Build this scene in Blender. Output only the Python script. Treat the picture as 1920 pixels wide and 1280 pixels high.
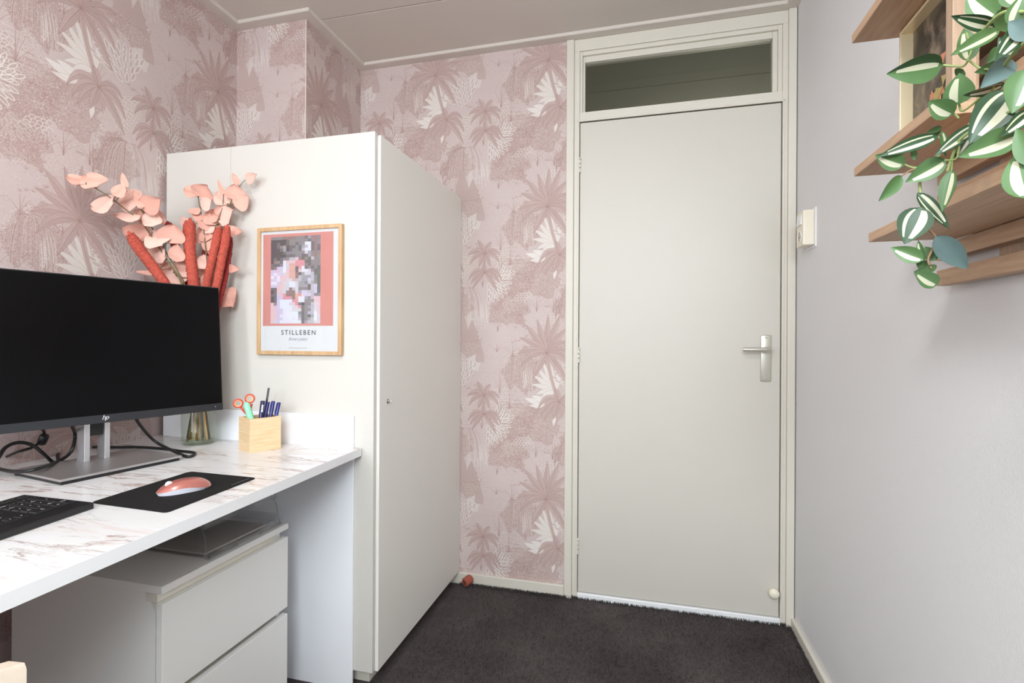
import bpy, bmesh, math, random
import numpy as np
from mathutils import Vector, Matrix

for o in list(bpy.data.objects):
    bpy.data.objects.remove(o, do_unlink=True)
SC = bpy.context.scene
COL = SC.collection
rnd = random.Random(7)
nrs = np.random.RandomState(11)
R = math.radians

# ------------------------------------------------------------------ camera
F_PX, ROLL, YAW, CAM_H = 955.0, 0.0055, math.atan2(1208 - 960, 955.0), 1.105
cF = Vector((-math.sin(YAW), math.cos(YAW), 0)); cR = Vector((math.cos(YAW), math.sin(YAW), 0)); cU = Vector((0, 0, 1))
cam_d = bpy.data.cameras.new('camera'); cam = bpy.data.objects.new('camera', cam_d); COL.objects.link(cam)
rx = cR * math.cos(ROLL) + cU * math.sin(ROLL); ux = cU * math.cos(ROLL) - cR * math.sin(ROLL)
M = Matrix.Identity(4)
for i in range(3):
    M[i][0] = rx[i]; M[i][1] = ux[i]; M[i][2] = -cF[i]
M[0][3], M[1][3], M[2][3] = 0, 0, CAM_H
cam.matrix_world = M
cam_d.sensor_width = 36; cam_d.lens = F_PX / 1920 * 36; cam_d.shift_y = -1 / 1920
cam_d.clip_start = 0.02
SC.camera = cam

# ------------------------------------------------------------------ light
SC.view_settings.view_transform = 'Standard'; SC.view_settings.look = 'None'
SC.view_settings.gamma = 1; SC.view_settings.use_curve_mapping = False
SC.view_settings.exposure = 0.6
W = bpy.data.worlds.new('sky'); SC.world = W; W.use_nodes = True
W.node_tree.nodes['Background'].inputs[0].default_value = (0.75, 0.86, 1.0, 1)
W.node_tree.nodes['Background'].inputs[1].default_value = 1.0

def area_light(name, loc, target, sx, sy, power, col):
    d = bpy.data.lights.new(name, 'AREA'); d.shape = 'RECTANGLE'; d.size = sx; d.size_y = sy; d.energy = power; d.color = col
    o = bpy.data.objects.new(name, d); COL.objects.link(o); o.location = loc
    o.rotation_euler = (Vector(target) - Vector(loc)).to_track_quat('-Z', 'Y').to_euler()
    return o
# fill daylight from an added, unseen high window behind the camera
area_light('added_window_light', (0.13, -1.30, 1.9), (-0.3, 0.6, 0.0), 0.8, 0.8, 38, (0.885, 0.97, 1.02))
# side daylight: unseen left window assumed from the shadows, placed for brightness
area_light('assumed_side_daylight', (-1.45, -1.80, 1.6), (0.5, 0.8, 0.8), 1.1, 1.0, 41, (0.885, 0.97, 1.02))
# added overhead fill without a fitting, brightens the desk and lower room
area_light('overhead_fill', (-0.45, 0.10, 2.39), (-0.45, 0.1001, 0), 0.4, 0.4, 12, (0.97, 0.985, 1.0))
SC.cycles.transparent_max_bounces = 32; SC.cycles.diffuse_bounces = 8; SC.cycles.max_bounces = 14
# added fill without a fitting, lifts the hall beyond the transom
area_light('hall_fill', (0.6, 4.2, 1.9), (0.3, 3.2, 2.45), 0.3, 0.3, 8, (1.0, 0.95, 0.82))

# ------------------------------------------------------------------ pixel-free helpers: a sight line of the camera met with a plane
def ray(px, py):
    u = (px - 960) / F_PX; v = -(py - 639) / F_PX
    return cF + rx * u + ux * v
def on(px, py, p, n):
    r = ray(px, py); n = Vector(n); p = Vector(p) - Vector((0, 0, CAM_H))
    return r * (p.dot(n) / r.dot(n)) + Vector((0, 0, CAM_H))
def onY(px, py, y): return on(px, py, (0, y, 0), (0, 1, 0))
def onX(px, py, x): return on(px, py, (x, 0, 0), (1, 0, 0))
def onZ(px, py, z): return on(px, py, (0, 0, z), (0, 0, 1))

# ------------------------------------------------------------------ object helpers
def s2l(c): return c / 12.92 if c <= 0.04045 else ((c + 0.055) / 1.055) ** 2.4
def rgb(r, g, b): return (s2l(r / 255), s2l(g / 255), s2l(b / 255), 1.0)

def origin(o):
    v = Vector((0, 0, 0))
    while o is not None:
        v = v + o.location; o = o.parent
    return v
def tag(o, label=None, cat=None, group=None, kind=None):
    if label: o['label'] = label
    if cat: o['category'] = cat
    if group: o['group'] = group
    if kind: o['kind'] = kind
    return o
def thing(name, label, cat, loc=(0, 0, 0), group=None, kind=None):
    o = bpy.data.objects.new(name, None); COL.objects.link(o); o.location = loc
    o.empty_display_size = 0.05
    return tag(o, label, cat, group, kind)
def place(name, me, parent=None, loc=None):
    o = bpy.data.objects.new(name, me); COL.objects.link(o)
    if parent is not None: o.parent = parent
    if loc is not None: o.location = Vector(loc) - (origin(parent) if parent else Vector((0, 0, 0)))
    return o

class MB:
    """collects shapes in world space, then links them as ONE mesh object"""
    def __init__(s): s.bm = bmesh.new()
    def box(s, x0, x1, y0, y1, z0, z1, bev=0.0, seg=2, mi=0):
        vs = [s.bm.verts.new((x, y, z)) for z in (z0, z1) for y in (y0, y1) for x in (x0, x1)]
        return s._hexa(vs, bev, seg, mi)
    def _hexa(s, v, bev, seg, mi):
        q = [(0, 2, 3, 1), (4, 5, 7, 6), (0, 1, 5, 4), (2, 6, 7, 3), (0, 4, 6, 2), (1, 3, 7, 5)]
        fs = [s.bm.faces.new([v[i] for i in f]) for f in q]
        for f in fs: f.material_index = mi
        if bev > 0:
            es = list({e for f in fs for e in f.edges})
            bmesh.ops.bevel(s.bm, geom=es, offset=bev, segments=seg, profile=0.5, affect='EDGES', material=mi)
        return s
    def obox(s, c, ax, ay, az, hx, hy, hz, bev=0.0, seg=2, mi=0):
        c, ax, ay, az = Vector(c), Vector(ax), Vector(ay), Vector(az)
        vs = [s.bm.verts.new(c + ax * hx * i + ay * hy * j + az * hz * k) for k in (-1, 1) for j in (-1, 1) for i in (-1, 1)]
        return s._hexa(vs, bev, seg, mi)
    def prism(s, pts, d, mi=0, bev=0.0, seg=2):
        """polygon pts (3D) extruded along vector d"""
        d = Vector(d)
        a = [s.bm.verts.new(Vector(p)) for p in pts]; b = [s.bm.verts.new(Vector(p) + d) for p in pts]
        n = len(pts)
        fs = [s.bm.faces.new(a[::-1]), s.bm.faces.new(b)]
        for i in range(n): fs.append(s.bm.faces.new([a[i], a[(i + 1) % n], b[(i + 1) % n], b[i]]))
        for f in fs: f.material_index = mi
        if bev > 0:
            es = list({e for f in fs for e in f.edges})
            bmesh.ops.bevel(s.bm, geom=es, offset=bev, segments=seg, profile=0.5, affect='EDGES', material=mi)
        return s
    def tube(s, pts, r, n=8, caps=True, mi=0):
        pts = [Vector(p) for p in pts]
        rr = list(r) if hasattr(r, '__len__') else [r] * len(pts)
        rings = []; up = None
        for i, p in enumerate(pts):
            t = (pts[min(i + 1, len(pts) - 1)] - pts[max(i - 1, 0)]).normalized()
            if up is None:
                up = Vector((0, 0, 1)) if abs(t.z) < 0.9 else Vector((1, 0, 0))
            a = t.cross(up)
            if a.length < 1e-5: a = t.cross(Vector((0, 1, 0)))
            a.normalize(); b = a.cross(t).normalized(); up = b
            rings.append([s.bm.verts.new(p + (a * math.cos(2 * math.pi * k / n) + b * math.sin(2 * math.pi * k / n)) * rr[i]) for k in range(n)])
        for i in range(len(rings) - 1):
            for k in range(n):
                f = s.bm.faces.new([rings[i][k], rings[i][(k + 1) % n], rings[i + 1][(k + 1) % n], rings[i + 1][k]]); f.material_index = mi
        if caps:
            f = s.bm.faces.new(rings[0][::-1]); f.material_index = mi
            f = s.bm.faces.new(rings[-1]); f.material_index = mi
        return s
    def lathe(s, prof, c, n=32, mi=0, axis=(0, 0, 1)):
        """prof: list of (r, h) along axis from point c; open profile closed where r == 0"""
        q = Vector((0, 0, 1)).rotation_difference(Vector(axis).normalized()); c = Vector(c); rings = []
        for r_, h in prof:
            if r_ < 1e-6: rings.append([s.bm.verts.new(c + q @ Vector((0, 0, h)))])
            else: rings.append([s.bm.verts.new(c + q @ Vector((r_ * math.cos(2 * math.pi * k / n), r_ * math.sin(2 * math.pi * k / n), h))) for k in range(n)])
        for A, B in zip(rings, rings[1:]):
            for k in range(n):
                k2 = (k + 1) % n
                if len(A) == 1 and len(B) == 1: continue
                if len(A) == 1: f = s.bm.faces.new([A[0], B[k2], B[k]])
                elif len(B) == 1: f = s.bm.faces.new([A[k], A[k2], B[0]])
                else: f = s.bm.faces.new([A[k], A[k2], B[k2], B[k]])
                f.material_index = mi
        return s
    def poly(s, pts, mi=0):
        f = s.bm.faces.new([s.bm.verts.new(Vector(p)) for p in pts]); f.material_index = mi
        return f
    def build(s, name, mats, parent=None, smooth=False, loc=None, fix=True):
        me = bpy.data.meshes.new(name)
        off = origin(parent) if parent is not None else Vector((0, 0, 0))
        base = Vector(loc) if loc is not None else off
        if fix: bmesh.ops.recalc_face_normals(s.bm, faces=s.bm.faces)
        for v in s.bm.verts: v.co -= base
        s.bm.to_mesh(me); s.bm.free()
        for m in (mats if isinstance(mats, (list, tuple)) else [mats]): me.materials.append(m)
        if smooth:
            me.polygons.foreach_set('use_smooth', [True] * len(me.polygons))
            if smooth is not True:
                me.set_sharp_from_angle(angle=R(smooth))
        o = bpy.data.objects.new(name, me); COL.objects.link(o)
        if parent is not None: o.parent = parent
        o.location = base - off
        return o

def spline(pts, n=8):
    """Catmull-Rom through points"""
    P = [Vector(p) for p in pts]; P = [P[0] * 2 - P[1]] + P + [P[-1] * 2 - P[-2]]; out = []
    for i in range(1, len(P) - 2):
        for k in range(n):
            t = k / n
            out.append(0.5 * ((2 * P[i]) + (P[i + 1] - P[i - 1]) * t + (2 * P[i - 1] - 5 * P[i] + 4 * P[i + 1] - P[i + 2]) * t * t + (3 * P[i] - P[i - 1] - 3 * P[i + 1] + P[i + 2]) * t ** 3))
    out.append(P[-2]); return out

def text_mesh(body, size, mat, c, ax, up, parent, name='lettering', align='CENTER', spacing=1.0, shear=0.0, depth=0.0003, bold=0.0):
    cu = bpy.data.curves.new('t', 'FONT'); cu.body = body; cu.size = size; cu.align_x = align; cu.align_y = 'CENTER'
    cu.space_character = spacing; cu.shear = shear; cu.extrude = depth; cu.offset = bold; cu.resolution_u = 3
    t = bpy.data.objects.new('t', cu); COL.objects.link(t)
    dg = bpy.context.evaluated_depsgraph_get(); dg.update()
    me = bpy.data.meshes.new_from_object(t.evaluated_get(dg))
    bpy.data.objects.remove(t, do_unlink=True)
    ax, up = Vector(ax).normalized(), Vector(up).normalized(); nz = ax.cross(up)
    T = Matrix((ax, up, nz)).transposed().to_4x4(); T.translation = Vector(c) - origin(parent)
    me.transform(T); me.materials.clear(); me.materials.append(mat); me.name = name
    o = bpy.data.objects.new(name, me); COL.objects.link(o); o.parent = parent
    return o

# ------------------------------------------------------------------ materials
def new_mat(name):
    m = bpy.data.materials.new(name); m.use_nodes = True
    return m, m.node_tree.nodes, m.node_tree.links, m.node_tree.nodes['Principled BSDF']
def plain(name, col, rough=0.5, metal=0.0, spec=0.5, vary=0.03, vscale=6.0, bump=0.0, bscale=200.0, coat=0.0):
    """paint or plastic: base colour with a faint noise in tone, optional fine relief"""
    m, N, L, P = new_mat(name)
    c = col if len(col) == 4 else rgb(*col)
    tc = N.new('ShaderNodeTexCoord'); nz = N.new('ShaderNodeTexNoise'); nz.inputs['Scale'].default_value = vscale; nz.inputs['Detail'].default_value = 4
    L.new(tc.outputs['Object'], nz.inputs['Vector'])
    mx = N.new('ShaderNodeMix'); mx.data_type = 'RGBA'
    mx.inputs['A'].default_value = tuple(x * (1 - vary) for x in c[:3]) + (1,); mx.inputs['B'].default_value = tuple(min(1, x * (1 + vary)) for x in c[:3]) + (1,)
    L.new(nz.outputs['Fac'], mx.inputs['Factor']); L.new(mx.outputs['Result'], P.inputs['Base Color'])
    P.inputs['Roughness'].default_value = rough; P.inputs['Metallic'].default_value = metal; P.inputs['Specular IOR Level'].default_value = spec
    P.inputs['Coat Weight'].default_value = coat
    if bump > 0:
        n2 = N.new('ShaderNodeTexNoise'); n2.inputs['Scale'].default_value = bscale; n2.inputs['Detail'].default_value = 3
        L.new(tc.outputs['Object'], n2.inputs['Vector'])
        b = N.new('ShaderNodeBump'); b.inputs['Strength'].default_value = bump; b.inputs['Distance'].default_value = 0.002
        L.new(n2.outputs['Fac'], b.inputs['Height']); L.new(b.outputs['Normal'], P.inputs['Normal'])
    return m
def wood(name, c1, c2, scale=(3, 40, 40), rough=0.5, knots=False):
    m, N, L, P = new_mat(name)
    tc = N.new('ShaderNodeTexCoord'); mp = N.new('ShaderNodeMapping'); mp.inputs['Scale'].default_value = scale
    L.new(tc.outputs['Object'], mp.inputs['Vector'])
    nz = N.new('ShaderNodeTexNoise'); nz.inputs['Scale'].default_value = 2.2; nz.inputs['Detail'].default_value = 6; nz.inputs['Distortion'].default_value = 0.6 if not knots else 2.2
    L.new(mp.outputs['Vector'], nz.inputs['Vector'])
    cr = N.new('ShaderNodeValToRGB'); cr.color_ramp.elements[0].position = 0.32; cr.color_ramp.elements[1].position = 0.68
    cr.color_ramp.elements[0].color = rgb(*c1); cr.color_ramp.elements[1].color = rgb(*c2)
    L.new(nz.outputs['Fac'], cr.inputs['Fac']); L.new(cr.outputs['Color'], P.inputs['Base Color'])
    P.inputs['Roughness'].default_value = rough
    b = N.new('ShaderNodeBump'); b.inputs['Strength'].default_value = 0.08; b.inputs['Distance'].default_value = 0.001
    L.new(nz.outputs['Fac'], b.inputs['Height']); L.new(b.outputs['Normal'], P.inputs['Normal'])
    return m
def glass(name, tint, ior=1.45, rough=0.0, clear=0.75):
    """thin clear glass or plastic: mostly see-through with a glossy skin"""
    m, N, L, P = new_mat(name)
    N.remove(P); out = N['Material Output']
    tr = N.new('ShaderNodeBsdfTransparent'); tr.inputs['Color'].default_value = tint
    gl = N.new('ShaderNodeBsdfGlossy'); gl.inputs['Roughness'].default_value = rough; gl.inputs['Color'].default_value = (1, 1, 1, 1)
    lw = N.new('ShaderNodeLayerWeight'); lw.inputs['Blend'].default_value = 0.5
    pw = N.new('ShaderNodeMath'); pw.operation = 'POWER'; pw.inputs[1].default_value = 5; L.new(lw.outputs['Facing'], pw.inputs[0])
    fr = N.new('ShaderNodeMath'); fr.operation = 'MULTIPLY_ADD'; f0 = ((ior - 1) / (ior + 1)) ** 2; fr.inputs[1].default_value = 0.75; fr.inputs[2].default_value = f0; L.new(pw.outputs[0], fr.inputs[0])
    mx = N.new('ShaderNodeMixShader'); L.new(fr.outputs[0], mx.inputs['Fac']); L.new(tr.outputs['BSDF'], mx.inputs[1]); L.new(gl.outputs['BSDF'], mx.inputs[2])
    L.new(mx.outputs['Shader'], out.inputs['Surface'])
    return m

MAT = {}
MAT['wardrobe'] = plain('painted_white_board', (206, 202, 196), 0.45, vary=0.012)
MAT['wardrobe_door'] = plain('lightened_door_board', (228, 225, 219), 0.45, vary=0.012)  # same paint as the side, lightened to make up for weaker light
MAT['door'] = plain('cream_gloss_paint', (201, 196, 187), 0.45, vary=0.015, bump=0.03, bscale=30)
MAT['trim'] = plain('cream_trim_paint', (212, 206, 195), 0.45, vary=0.03, bump=0.05, bscale=60)
MAT['ceiling'] = plain('ceiling_paint', (210, 202, 194), 0.8, vary=0.015)
MAT['wall_white'] = plain('woodchip_white_paint', (221, 220, 221), 0.85, vary=0.02, vscale=3, bump=0.35, bscale=420)
MAT['white_lam'] = plain('white_laminate', (236, 236, 238), 0.35, vary=0.01)
MAT['white_blue'] = plain('cool_white_board', (234, 236, 241), 0.35, vary=0.01)
MAT['grey_lam'] = plain('matt_white_laminate', (238, 236, 233), 0.45, vary=0.01)
MAT['edge'] = plain('pale_edge_band', (222, 217, 205), 0.5)
MAT['dark'] = plain('dark_gap', (30, 27, 25), 0.9)
MAT['black'] = plain('black_plastic', (24, 24, 26), 0.45, vary=0.05)
MAT['bezel'] = plain('charcoal_bezel', (34, 35, 40), 0.5, vary=0.04)
MAT['keytop'] = plain('black_keycap', (22, 22, 24), 0.42, vary=0.05)
MAT['rubber'] = plain('black_cable_rubber', (20, 19, 20), 0.5)
MAT['screen'] = plain('matt_black_screen', (5, 5, 7), 0.28, spec=0.16, vary=0.02, bump=0.015, bscale=900)
MAT['alu'] = plain('brushed_aluminium', (190, 188, 188), 0.42, metal=0.9, vary=0.03)
MAT['alu_light'] = plain('bright_aluminium', (214, 214, 218), 0.35, metal=0.8)
MAT['chrome'] = plain('satin_chrome', (205, 203, 198), 0.22, metal=1.0)
MAT['satin'] = plain('satin_nickel', (206, 202, 192), 0.36, metal=0.75)
MAT['pad'] = plain('black_cloth', (26, 25, 25), 0.95, vary=0.25, vscale=60, bump=0.3, bscale=900, spec=0.2)
MAT['ink_grey'] = plain('pale_print', (205, 205, 208), 0.6)
MAT['white'] = plain('white_plastic', (236, 236, 240), 0.35)
MAT['lilac'] = plain('cool_white_plastic', (222, 222, 234), 0.4)
MAT['rose'] = plain('rose_metallic_shell', (176, 108, 98), 0.3, metal=0.25, vary=0.03, coat=0.4)
MAT['rose_rim'] = plain('pale_rose_rim', (232, 170, 158), 0.3, metal=0.3)
MAT['cream'] = plain('cream_plastic', (232, 224, 206), 0.4)
MAT['cream_dark'] = plain('cream_recess', (196, 184, 164), 0.5)
MAT['cork'] = plain('red_foam', (158, 82, 66), 0.9, vary=0.12, vscale=90, bump=0.4, bscale=500)
MAT['cork_in'] = plain('red_foam_bore', (120, 56, 38), 0.95)
MAT['oak'] = wood('oak_frame', (184, 147, 106), (202, 168, 128), (30, 30, 4))
MAT['bamboo'] = wood('bamboo_box', (216, 182, 138), (230, 204, 168), (7, 7, 120), 0.45)
MAT['beech'] = wood('pale_beech', (192, 177, 161), (204, 188, 172), (20, 3, 20))
MAT['shelf'] = wood('ash_shelf', (180, 147, 118), (200, 168, 138), (50, 4, 50), 0.55)
MAT['shelf_v'] = wood('ash_upright', (164, 138, 116), (180, 154, 130), (50, 50, 4), 0.55)
MAT['stickwood'] = wood('pale_stick', (206, 160, 104), (232, 192, 140), (60, 60, 6))
MAT['stickdark'] = wood('dark_stick', (66, 56, 44), (98, 86, 70), (60, 60, 6))
MAT['gold'] = plain('gold_leaf_paint', (244, 228, 192), 0.3, metal=0.45, vary=0.08, vscale=14, bump=0.03, bscale=80)
MAT['paper'] = plain('white_paper', (206, 208, 211), 0.7, vary=0.005)
MAT['salmon'] = plain('salmon_print', (196, 130, 122), 0.7, vary=0.03, vscale=20)
MAT['ink'] = plain('grey_ink', (70, 70, 78), 0.7)
MAT['ink_pale'] = plain('pale_grey_ink', (168, 168, 174), 0.7)
MAT['blue_pen'] = plain('navy_blue_plastic', (26, 34, 112), 0.22)
MAT['navy'] = plain('dark_navy_plastic', (30, 28, 74), 0.3)
MAT['mint'] = plain('mint_plastic', (142, 216, 176), 0.4)
MAT['red_pl'] = plain('red_plastic', (198, 66, 48), 0.35)
MAT['orange_pl'] = plain('pale_orange_plastic', (240, 176, 116), 0.4)
MAT['steel'] = plain('grey_steel', (140, 140, 146), 0.25, metal=1.0)
MAT['pink_leaf'] = plain('peach_silk_petal', (222, 168, 152), 0.7, vary=0.06, vscale=30)
MAT['pink_leaf2'] = plain('pale_peach_silk_petal', (230, 188, 174), 0.7, vary=0.06, vscale=30)
MAT['stem'] = plain('olive_stem', (112, 100, 72), 0.6, vary=0.2, vscale=40)
MAT['spike'] = plain('coral_red_seed_plush', (188, 84, 68), 0.9, vary=0.55, vscale=150, bump=1.0, bscale=420)
MAT['spike_dark'] = plain('dark_red_seed_plush', (150, 50, 48), 0.9, vary=0.55, vscale=150, bump=1.0, bscale=420)
MAT['leaf_green'] = plain('mid_green_leaf', (80, 112, 66), 0.42, vary=0.2, vscale=40)
MAT['leaf_dark'] = plain('dark_green_leaf', (42, 70, 42), 0.42, vary=0.2, vscale=40)
MAT['leaf_cream'] = plain('cream_leaf_stripe', (192, 191, 166), 0.45, vary=0.05, vscale=40)
MAT['leaf_back'] = plain('blue_green_leaf_back', (92, 114, 112), 0.65, vary=0.12, vscale=40)
MAT['leaf_mid'] = plain('grey_green_leaf', (98, 128, 104), 0.45, vary=0.15, vscale=40)
MAT['vine'] = plain('pale_green_vine', (150, 166, 104), 0.5, vary=0.15, vscale=40)
MAT['vine_b'] = plain('brown_vine', (150, 118, 88), 0.6, vary=0.15, vscale=40)
MAT['terracotta'] = plain('white_glazed_pot', (222, 216, 206), 0.4)
MAT['glass'] = glass('clear_glass', (0.955, 0.975, 0.945, 1))
MAT['pane'] = glass('old_window_glass', (0.86, 0.88, 0.84, 1), 1.5)
MAT['tray'] = glass('clear_acrylic', (0.93, 0.93, 0.93, 1), 1.45, 0.05)
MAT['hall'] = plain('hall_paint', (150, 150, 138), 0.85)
MAT['tray_sheet'] = plain('grey_sheet', (176, 172, 168), 0.6)

# marble top: white with broken brown-pink veins running one way
m, N, L, P = new_mat('marble_laminate'); MAT['marble'] = m
tc = N.new('ShaderNodeTexCoord'); mp = N.new('ShaderNodeMapping'); mp.inputs['Rotation'].default_value = (0, 0, R(-32)); mp.inputs['Scale'].default_value = (1.9, 9.5, 1)
L.new(tc.outputs['Object'], mp.inputs['Vector'])
def vein(scale, dist, w, seed):
    n = N.new('ShaderNodeTexNoise'); n.noise_dimensions = '4D'; n.inputs['W'].default_value = seed
    n.inputs['Scale'].default_value = scale; n.inputs['Detail'].default_value = 7; n.inputs['Roughness'].default_value = 0.62; n.inputs['Distortion'].default_value = dist
    L.new(mp.outputs['Vector'], n.inputs['Vector'])
    a = N.new('ShaderNodeMath'); a.operation = 'SUBTRACT'; a.inputs[1].default_value = 0.5; L.new(n.outputs['Fac'], a.inputs[0])
    b = N.new('ShaderNodeMath'); b.operation = 'ABSOLUTE'; L.new(a.outputs[0], b.inputs[0])
    c = N.new('ShaderNodeMapRange'); c.inputs['From Min'].default_value = 0; c.inputs['From Max'].default_value = w; c.inputs['To Min'].default_value = 1; c.inputs['To Max'].default_value = 0
    L.new(b.outputs[0], c.inputs['Value']); return c.outputs[0]
def mask(scale, lo, hi, seed):
    n = N.new('ShaderNodeTexNoise'); n.noise_dimensions = '4D'; n.inputs['W'].default_value = seed
    n.inputs['Scale'].default_value = scale; n.inputs['Detail'].default_value = 3; L.new(mp.outputs['Vector'], n.inputs['Vector'])
    c = N.new('ShaderNodeMapRange'); c.inputs['From Min'].default_value = lo; c.inputs['From Max'].default_value = hi; L.new(n.outputs['Fac'], c.inputs['Value']); return c.outputs[0]
def mul(a, b, k=1.0):
    x = N.new('ShaderNodeMath'); x.operation = 'MULTIPLY'; L.new(a, x.inputs[0]); L.new(b, x.inputs[1])
    y = N.new('ShaderNodeMath'); y.operation = 'MULTIPLY'; y.inputs[1].default_value = k; L.new(x.outputs[0], y.inputs[0]); return y.outputs[0]
def mixc(fac, a, b):
    x = N.new('ShaderNodeMix'); x.data_type = 'RGBA'; L.new(fac, x.inputs['Factor'])
    if isinstance(a, tuple): x.inputs['A'].default_value = a
    else: L.new(a, x.inputs['A'])
    x.inputs['B'].default_value = b; return x.outputs['Result']
c0 = mixc(mul(mask(1.3, 0.42, 0.72, 3.3), mask(4, 0.35, 0.65, 9.1), 0.35), rgb(222, 221, 222), rgb(205, 196, 190))
c1 = mixc(mul(vein(1.5, 0.7, 0.028, 1.7), mask(1.5, 0.43, 0.62, 5.0), 0.9), c0, rgb(158, 128, 114))
c2 = mixc(mul(vein(2.8, 0.6, 0.022, 4.2), mask(1.9, 0.5, 0.66, 7.7), 0.75), c1, rgb(136, 112, 100))
c3 = mixc(mul(vein(1.1, 0.9, 0.05, 6.6), mask(1.2, 0.5, 0.66, 2.2), 0.4), c2, rgb(206, 170, 152))
L.new(c3, P.inputs['Base Color']); P.inputs['Roughness'].default_value = 0.22

# carpet: short dark pile
m, N, L, P = new_mat('dark_grey_carpet'); MAT['carpet'] = m
tc = N.new('ShaderNodeTexCoord')
n1 = N.new('ShaderNodeTexNoise'); n1.inputs['Scale'].default_value = 3.2; n1.inputs['Detail'].default_value = 5; L.new(tc.outputs['Object'], n1.inputs['Vector'])
n2 = N.new('ShaderNodeTexNoise'); n2.inputs['Scale'].default_value = 260; n2.inputs['Detail'].default_value = 3; L.new(tc.outputs['Object'], n2.inputs['Vector'])
mxx = N.new('ShaderNodeMath'); mxx.operation = 'MULTIPLY_ADD'; mxx.inputs[1].default_value = 0.55; L.new(n2.outputs['Fac'], mxx.inputs[0])
sc_ = N.new('ShaderNodeMath'); sc_.operation = 'MULTIPLY'; sc_.inputs[1].default_value = 0.45; L.new(n1.outputs['Fac'], sc_.inputs[0]); L.new(sc_.outputs[0], mxx.inputs[2])
cr = N.new('ShaderNodeValToRGB'); cr.color_ramp.elements[0].position = 0.30; cr.color_ramp.elements[1].position = 0.72
cr.color_ramp.elements[0].color = rgb(52, 47, 47); cr.color_ramp.elements[1].color = rgb(106, 98, 97)
L.new(mxx.outputs[0], cr.inputs['Fac']); L.new(cr.outputs['Color'], P.inputs['Base Color']); P.inputs['Roughness'].default_value = 1.0; P.inputs['Specular IOR Level'].default_value = 0.1
b = N.new('ShaderNodeBump'); b.inputs['Strength'].default_value = 0.9; b.inputs['Distance'].default_value = 0.006; L.new(n2.outputs['Fac'], b.inputs['Height']); L.new(b.outputs['Normal'], P.inputs['Normal'])

# ------------------------------------------------------------------ wallpaper print (flat print, drawn here into one repeat of 53 x 64 cm)
TW, TH = 0.53, 0.64
SS = 2
DW, DH = 819, 990                      # design units of one repeat
PW, PH = DW * SS, DH * SS
CV = np.zeros((PH, PW, 3), np.float32)
def C3(r, g, b): return np.array([r, g, b], np.float32) / 255
def tile_noise(nx, ny):
    g = nrs.rand(ny, nx).astype(np.float32)
    yy = np.arange(PH) / PH * ny; xx = np.arange(PW) / PW * nx
    y0 = yy.astype(int); x0 = xx.astype(int); fy = (yy - y0)[:, None]; fx = (xx - x0)[None, :]
    fy = fy * fy * (3 - 2 * fy); fx = fx * fx * (3 - 2 * fx)
    a = g[y0 % ny][:, x0 % nx]; b_ = g[y0 % ny][:, (x0 + 1) % nx]; c_ = g[(y0 + 1) % ny][:, x0 % nx]; d_ = g[(y0 + 1) % ny][:, (x0 + 1) % nx]
    return (a * (1 - fx) + b_ * fx) * (1 - fy) + (c_ * (1 - fx) + d_ * fx) * fy
BASE, SHADE, LEAF, LINE, PALE, WHITE = C3(214, 194, 191), C3(188, 155, 148), C3(201, 171, 165), C3(174, 136, 128), C3(224, 210, 206), C3(238, 230, 224)
n_ = 0.6 * tile_noise(5, 6) + 0.4 * tile_noise(14, 17)
CV[:] = BASE[None, None] * (1 - 0.35 * n_[..., None]) + C3(204, 179, 175)[None, None] * 0.35 * n_[..., None]

def fill(pts, col, a=1.0):
    p = np.asarray(pts, np.float64) * SS
    x0, y0 = np.floor(p.min(0)).astype(int); x1, y1 = np.ceil(p.max(0)).astype(int)
    if x1 <= x0 or y1 <= y0: return
    ys = np.arange(y0, y1 + 1); xs = np.arange(x0, x1 + 1)
    X, Y = np.meshgrid(xs + 0.5, ys + 0.5); ins = np.zeros(X.shape, bool)
    q = np.roll(p, -1, 0)
    for (ax, ay), (bx, by) in zip(p, q):
        if ay == by: continue
        c = (ay > Y) != (by > Y)
        ins ^= c & (X < (bx - ax) * (Y - ay) / (by - ay) + ax)
    iy, ix = np.nonzero(ins); yy = (iy + y0) % PH; xx = (ix + x0) % PW
    CV[yy, xx] = CV[yy, xx] * (1 - a) + col * a
def stroke(pts, w, col, a=1.0):
    p = np.asarray(pts, np.float64)
    d = np.gradient(p, axis=0); d /= np.linalg.norm(d, axis=1)[:, None] + 1e-9
    nn = np.stack([-d[:, 1], d[:, 0]], 1); ww = np.asarray(w, np.float64) * np.ones(len(p)) / 2
    fill(np.concatenate([p + nn * ww[:, None], (p - nn * ww[:, None])[::-1]]), col, a)
def pleaf(x, y, ang, ln, wd, droop=0.0, col=LEAF, line=LINE, rib=True, a=0.8, n=14):
    """ang in degrees, 0 right, 90 up; droop pulls the tip down"""
    t = np.linspace(0, 1, n); an = math.radians(ang)
    d = np.array([math.cos(an), -math.sin(an)])
    c = np.array([x, y]) + np.outer(t * (1 - 0.22 * droop * t), d) * ln + np.outer(t ** 2.2, np.array([0, 1.0])) * droop * ln
    g = np.gradient(c, axis=0); g /= np.linalg.norm(g, axis=1)[:, None]; nn = np.stack([-g[:, 1], g[:, 0]], 1)
    w = wd * np.sin(np.pi * t ** 0.78) ** 0.9 / 2; w[-1] = 0; w[0] = 0
    A = c + nn * w[:, None]; B = c - nn * w[:, None]
    fill(np.concatenate([A, B[::-1]]), col, a)
    if rib:
        fill(np.concatenate([c, B[::-1]]), col * 0.93, a * .6)
        for q in (-.55, .55): stroke(c + nn * (w * q)[:, None], 1.1, line if line is not None else LINE, 0.3)
    if line is not None:
        stroke(A, 2.0, line, 0.6); stroke(B, 2.0, line, 0.6)
    if rib: stroke(c, np.linspace(4.0, 1.0, n), line if line is not None else LINE, 0.75)
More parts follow.
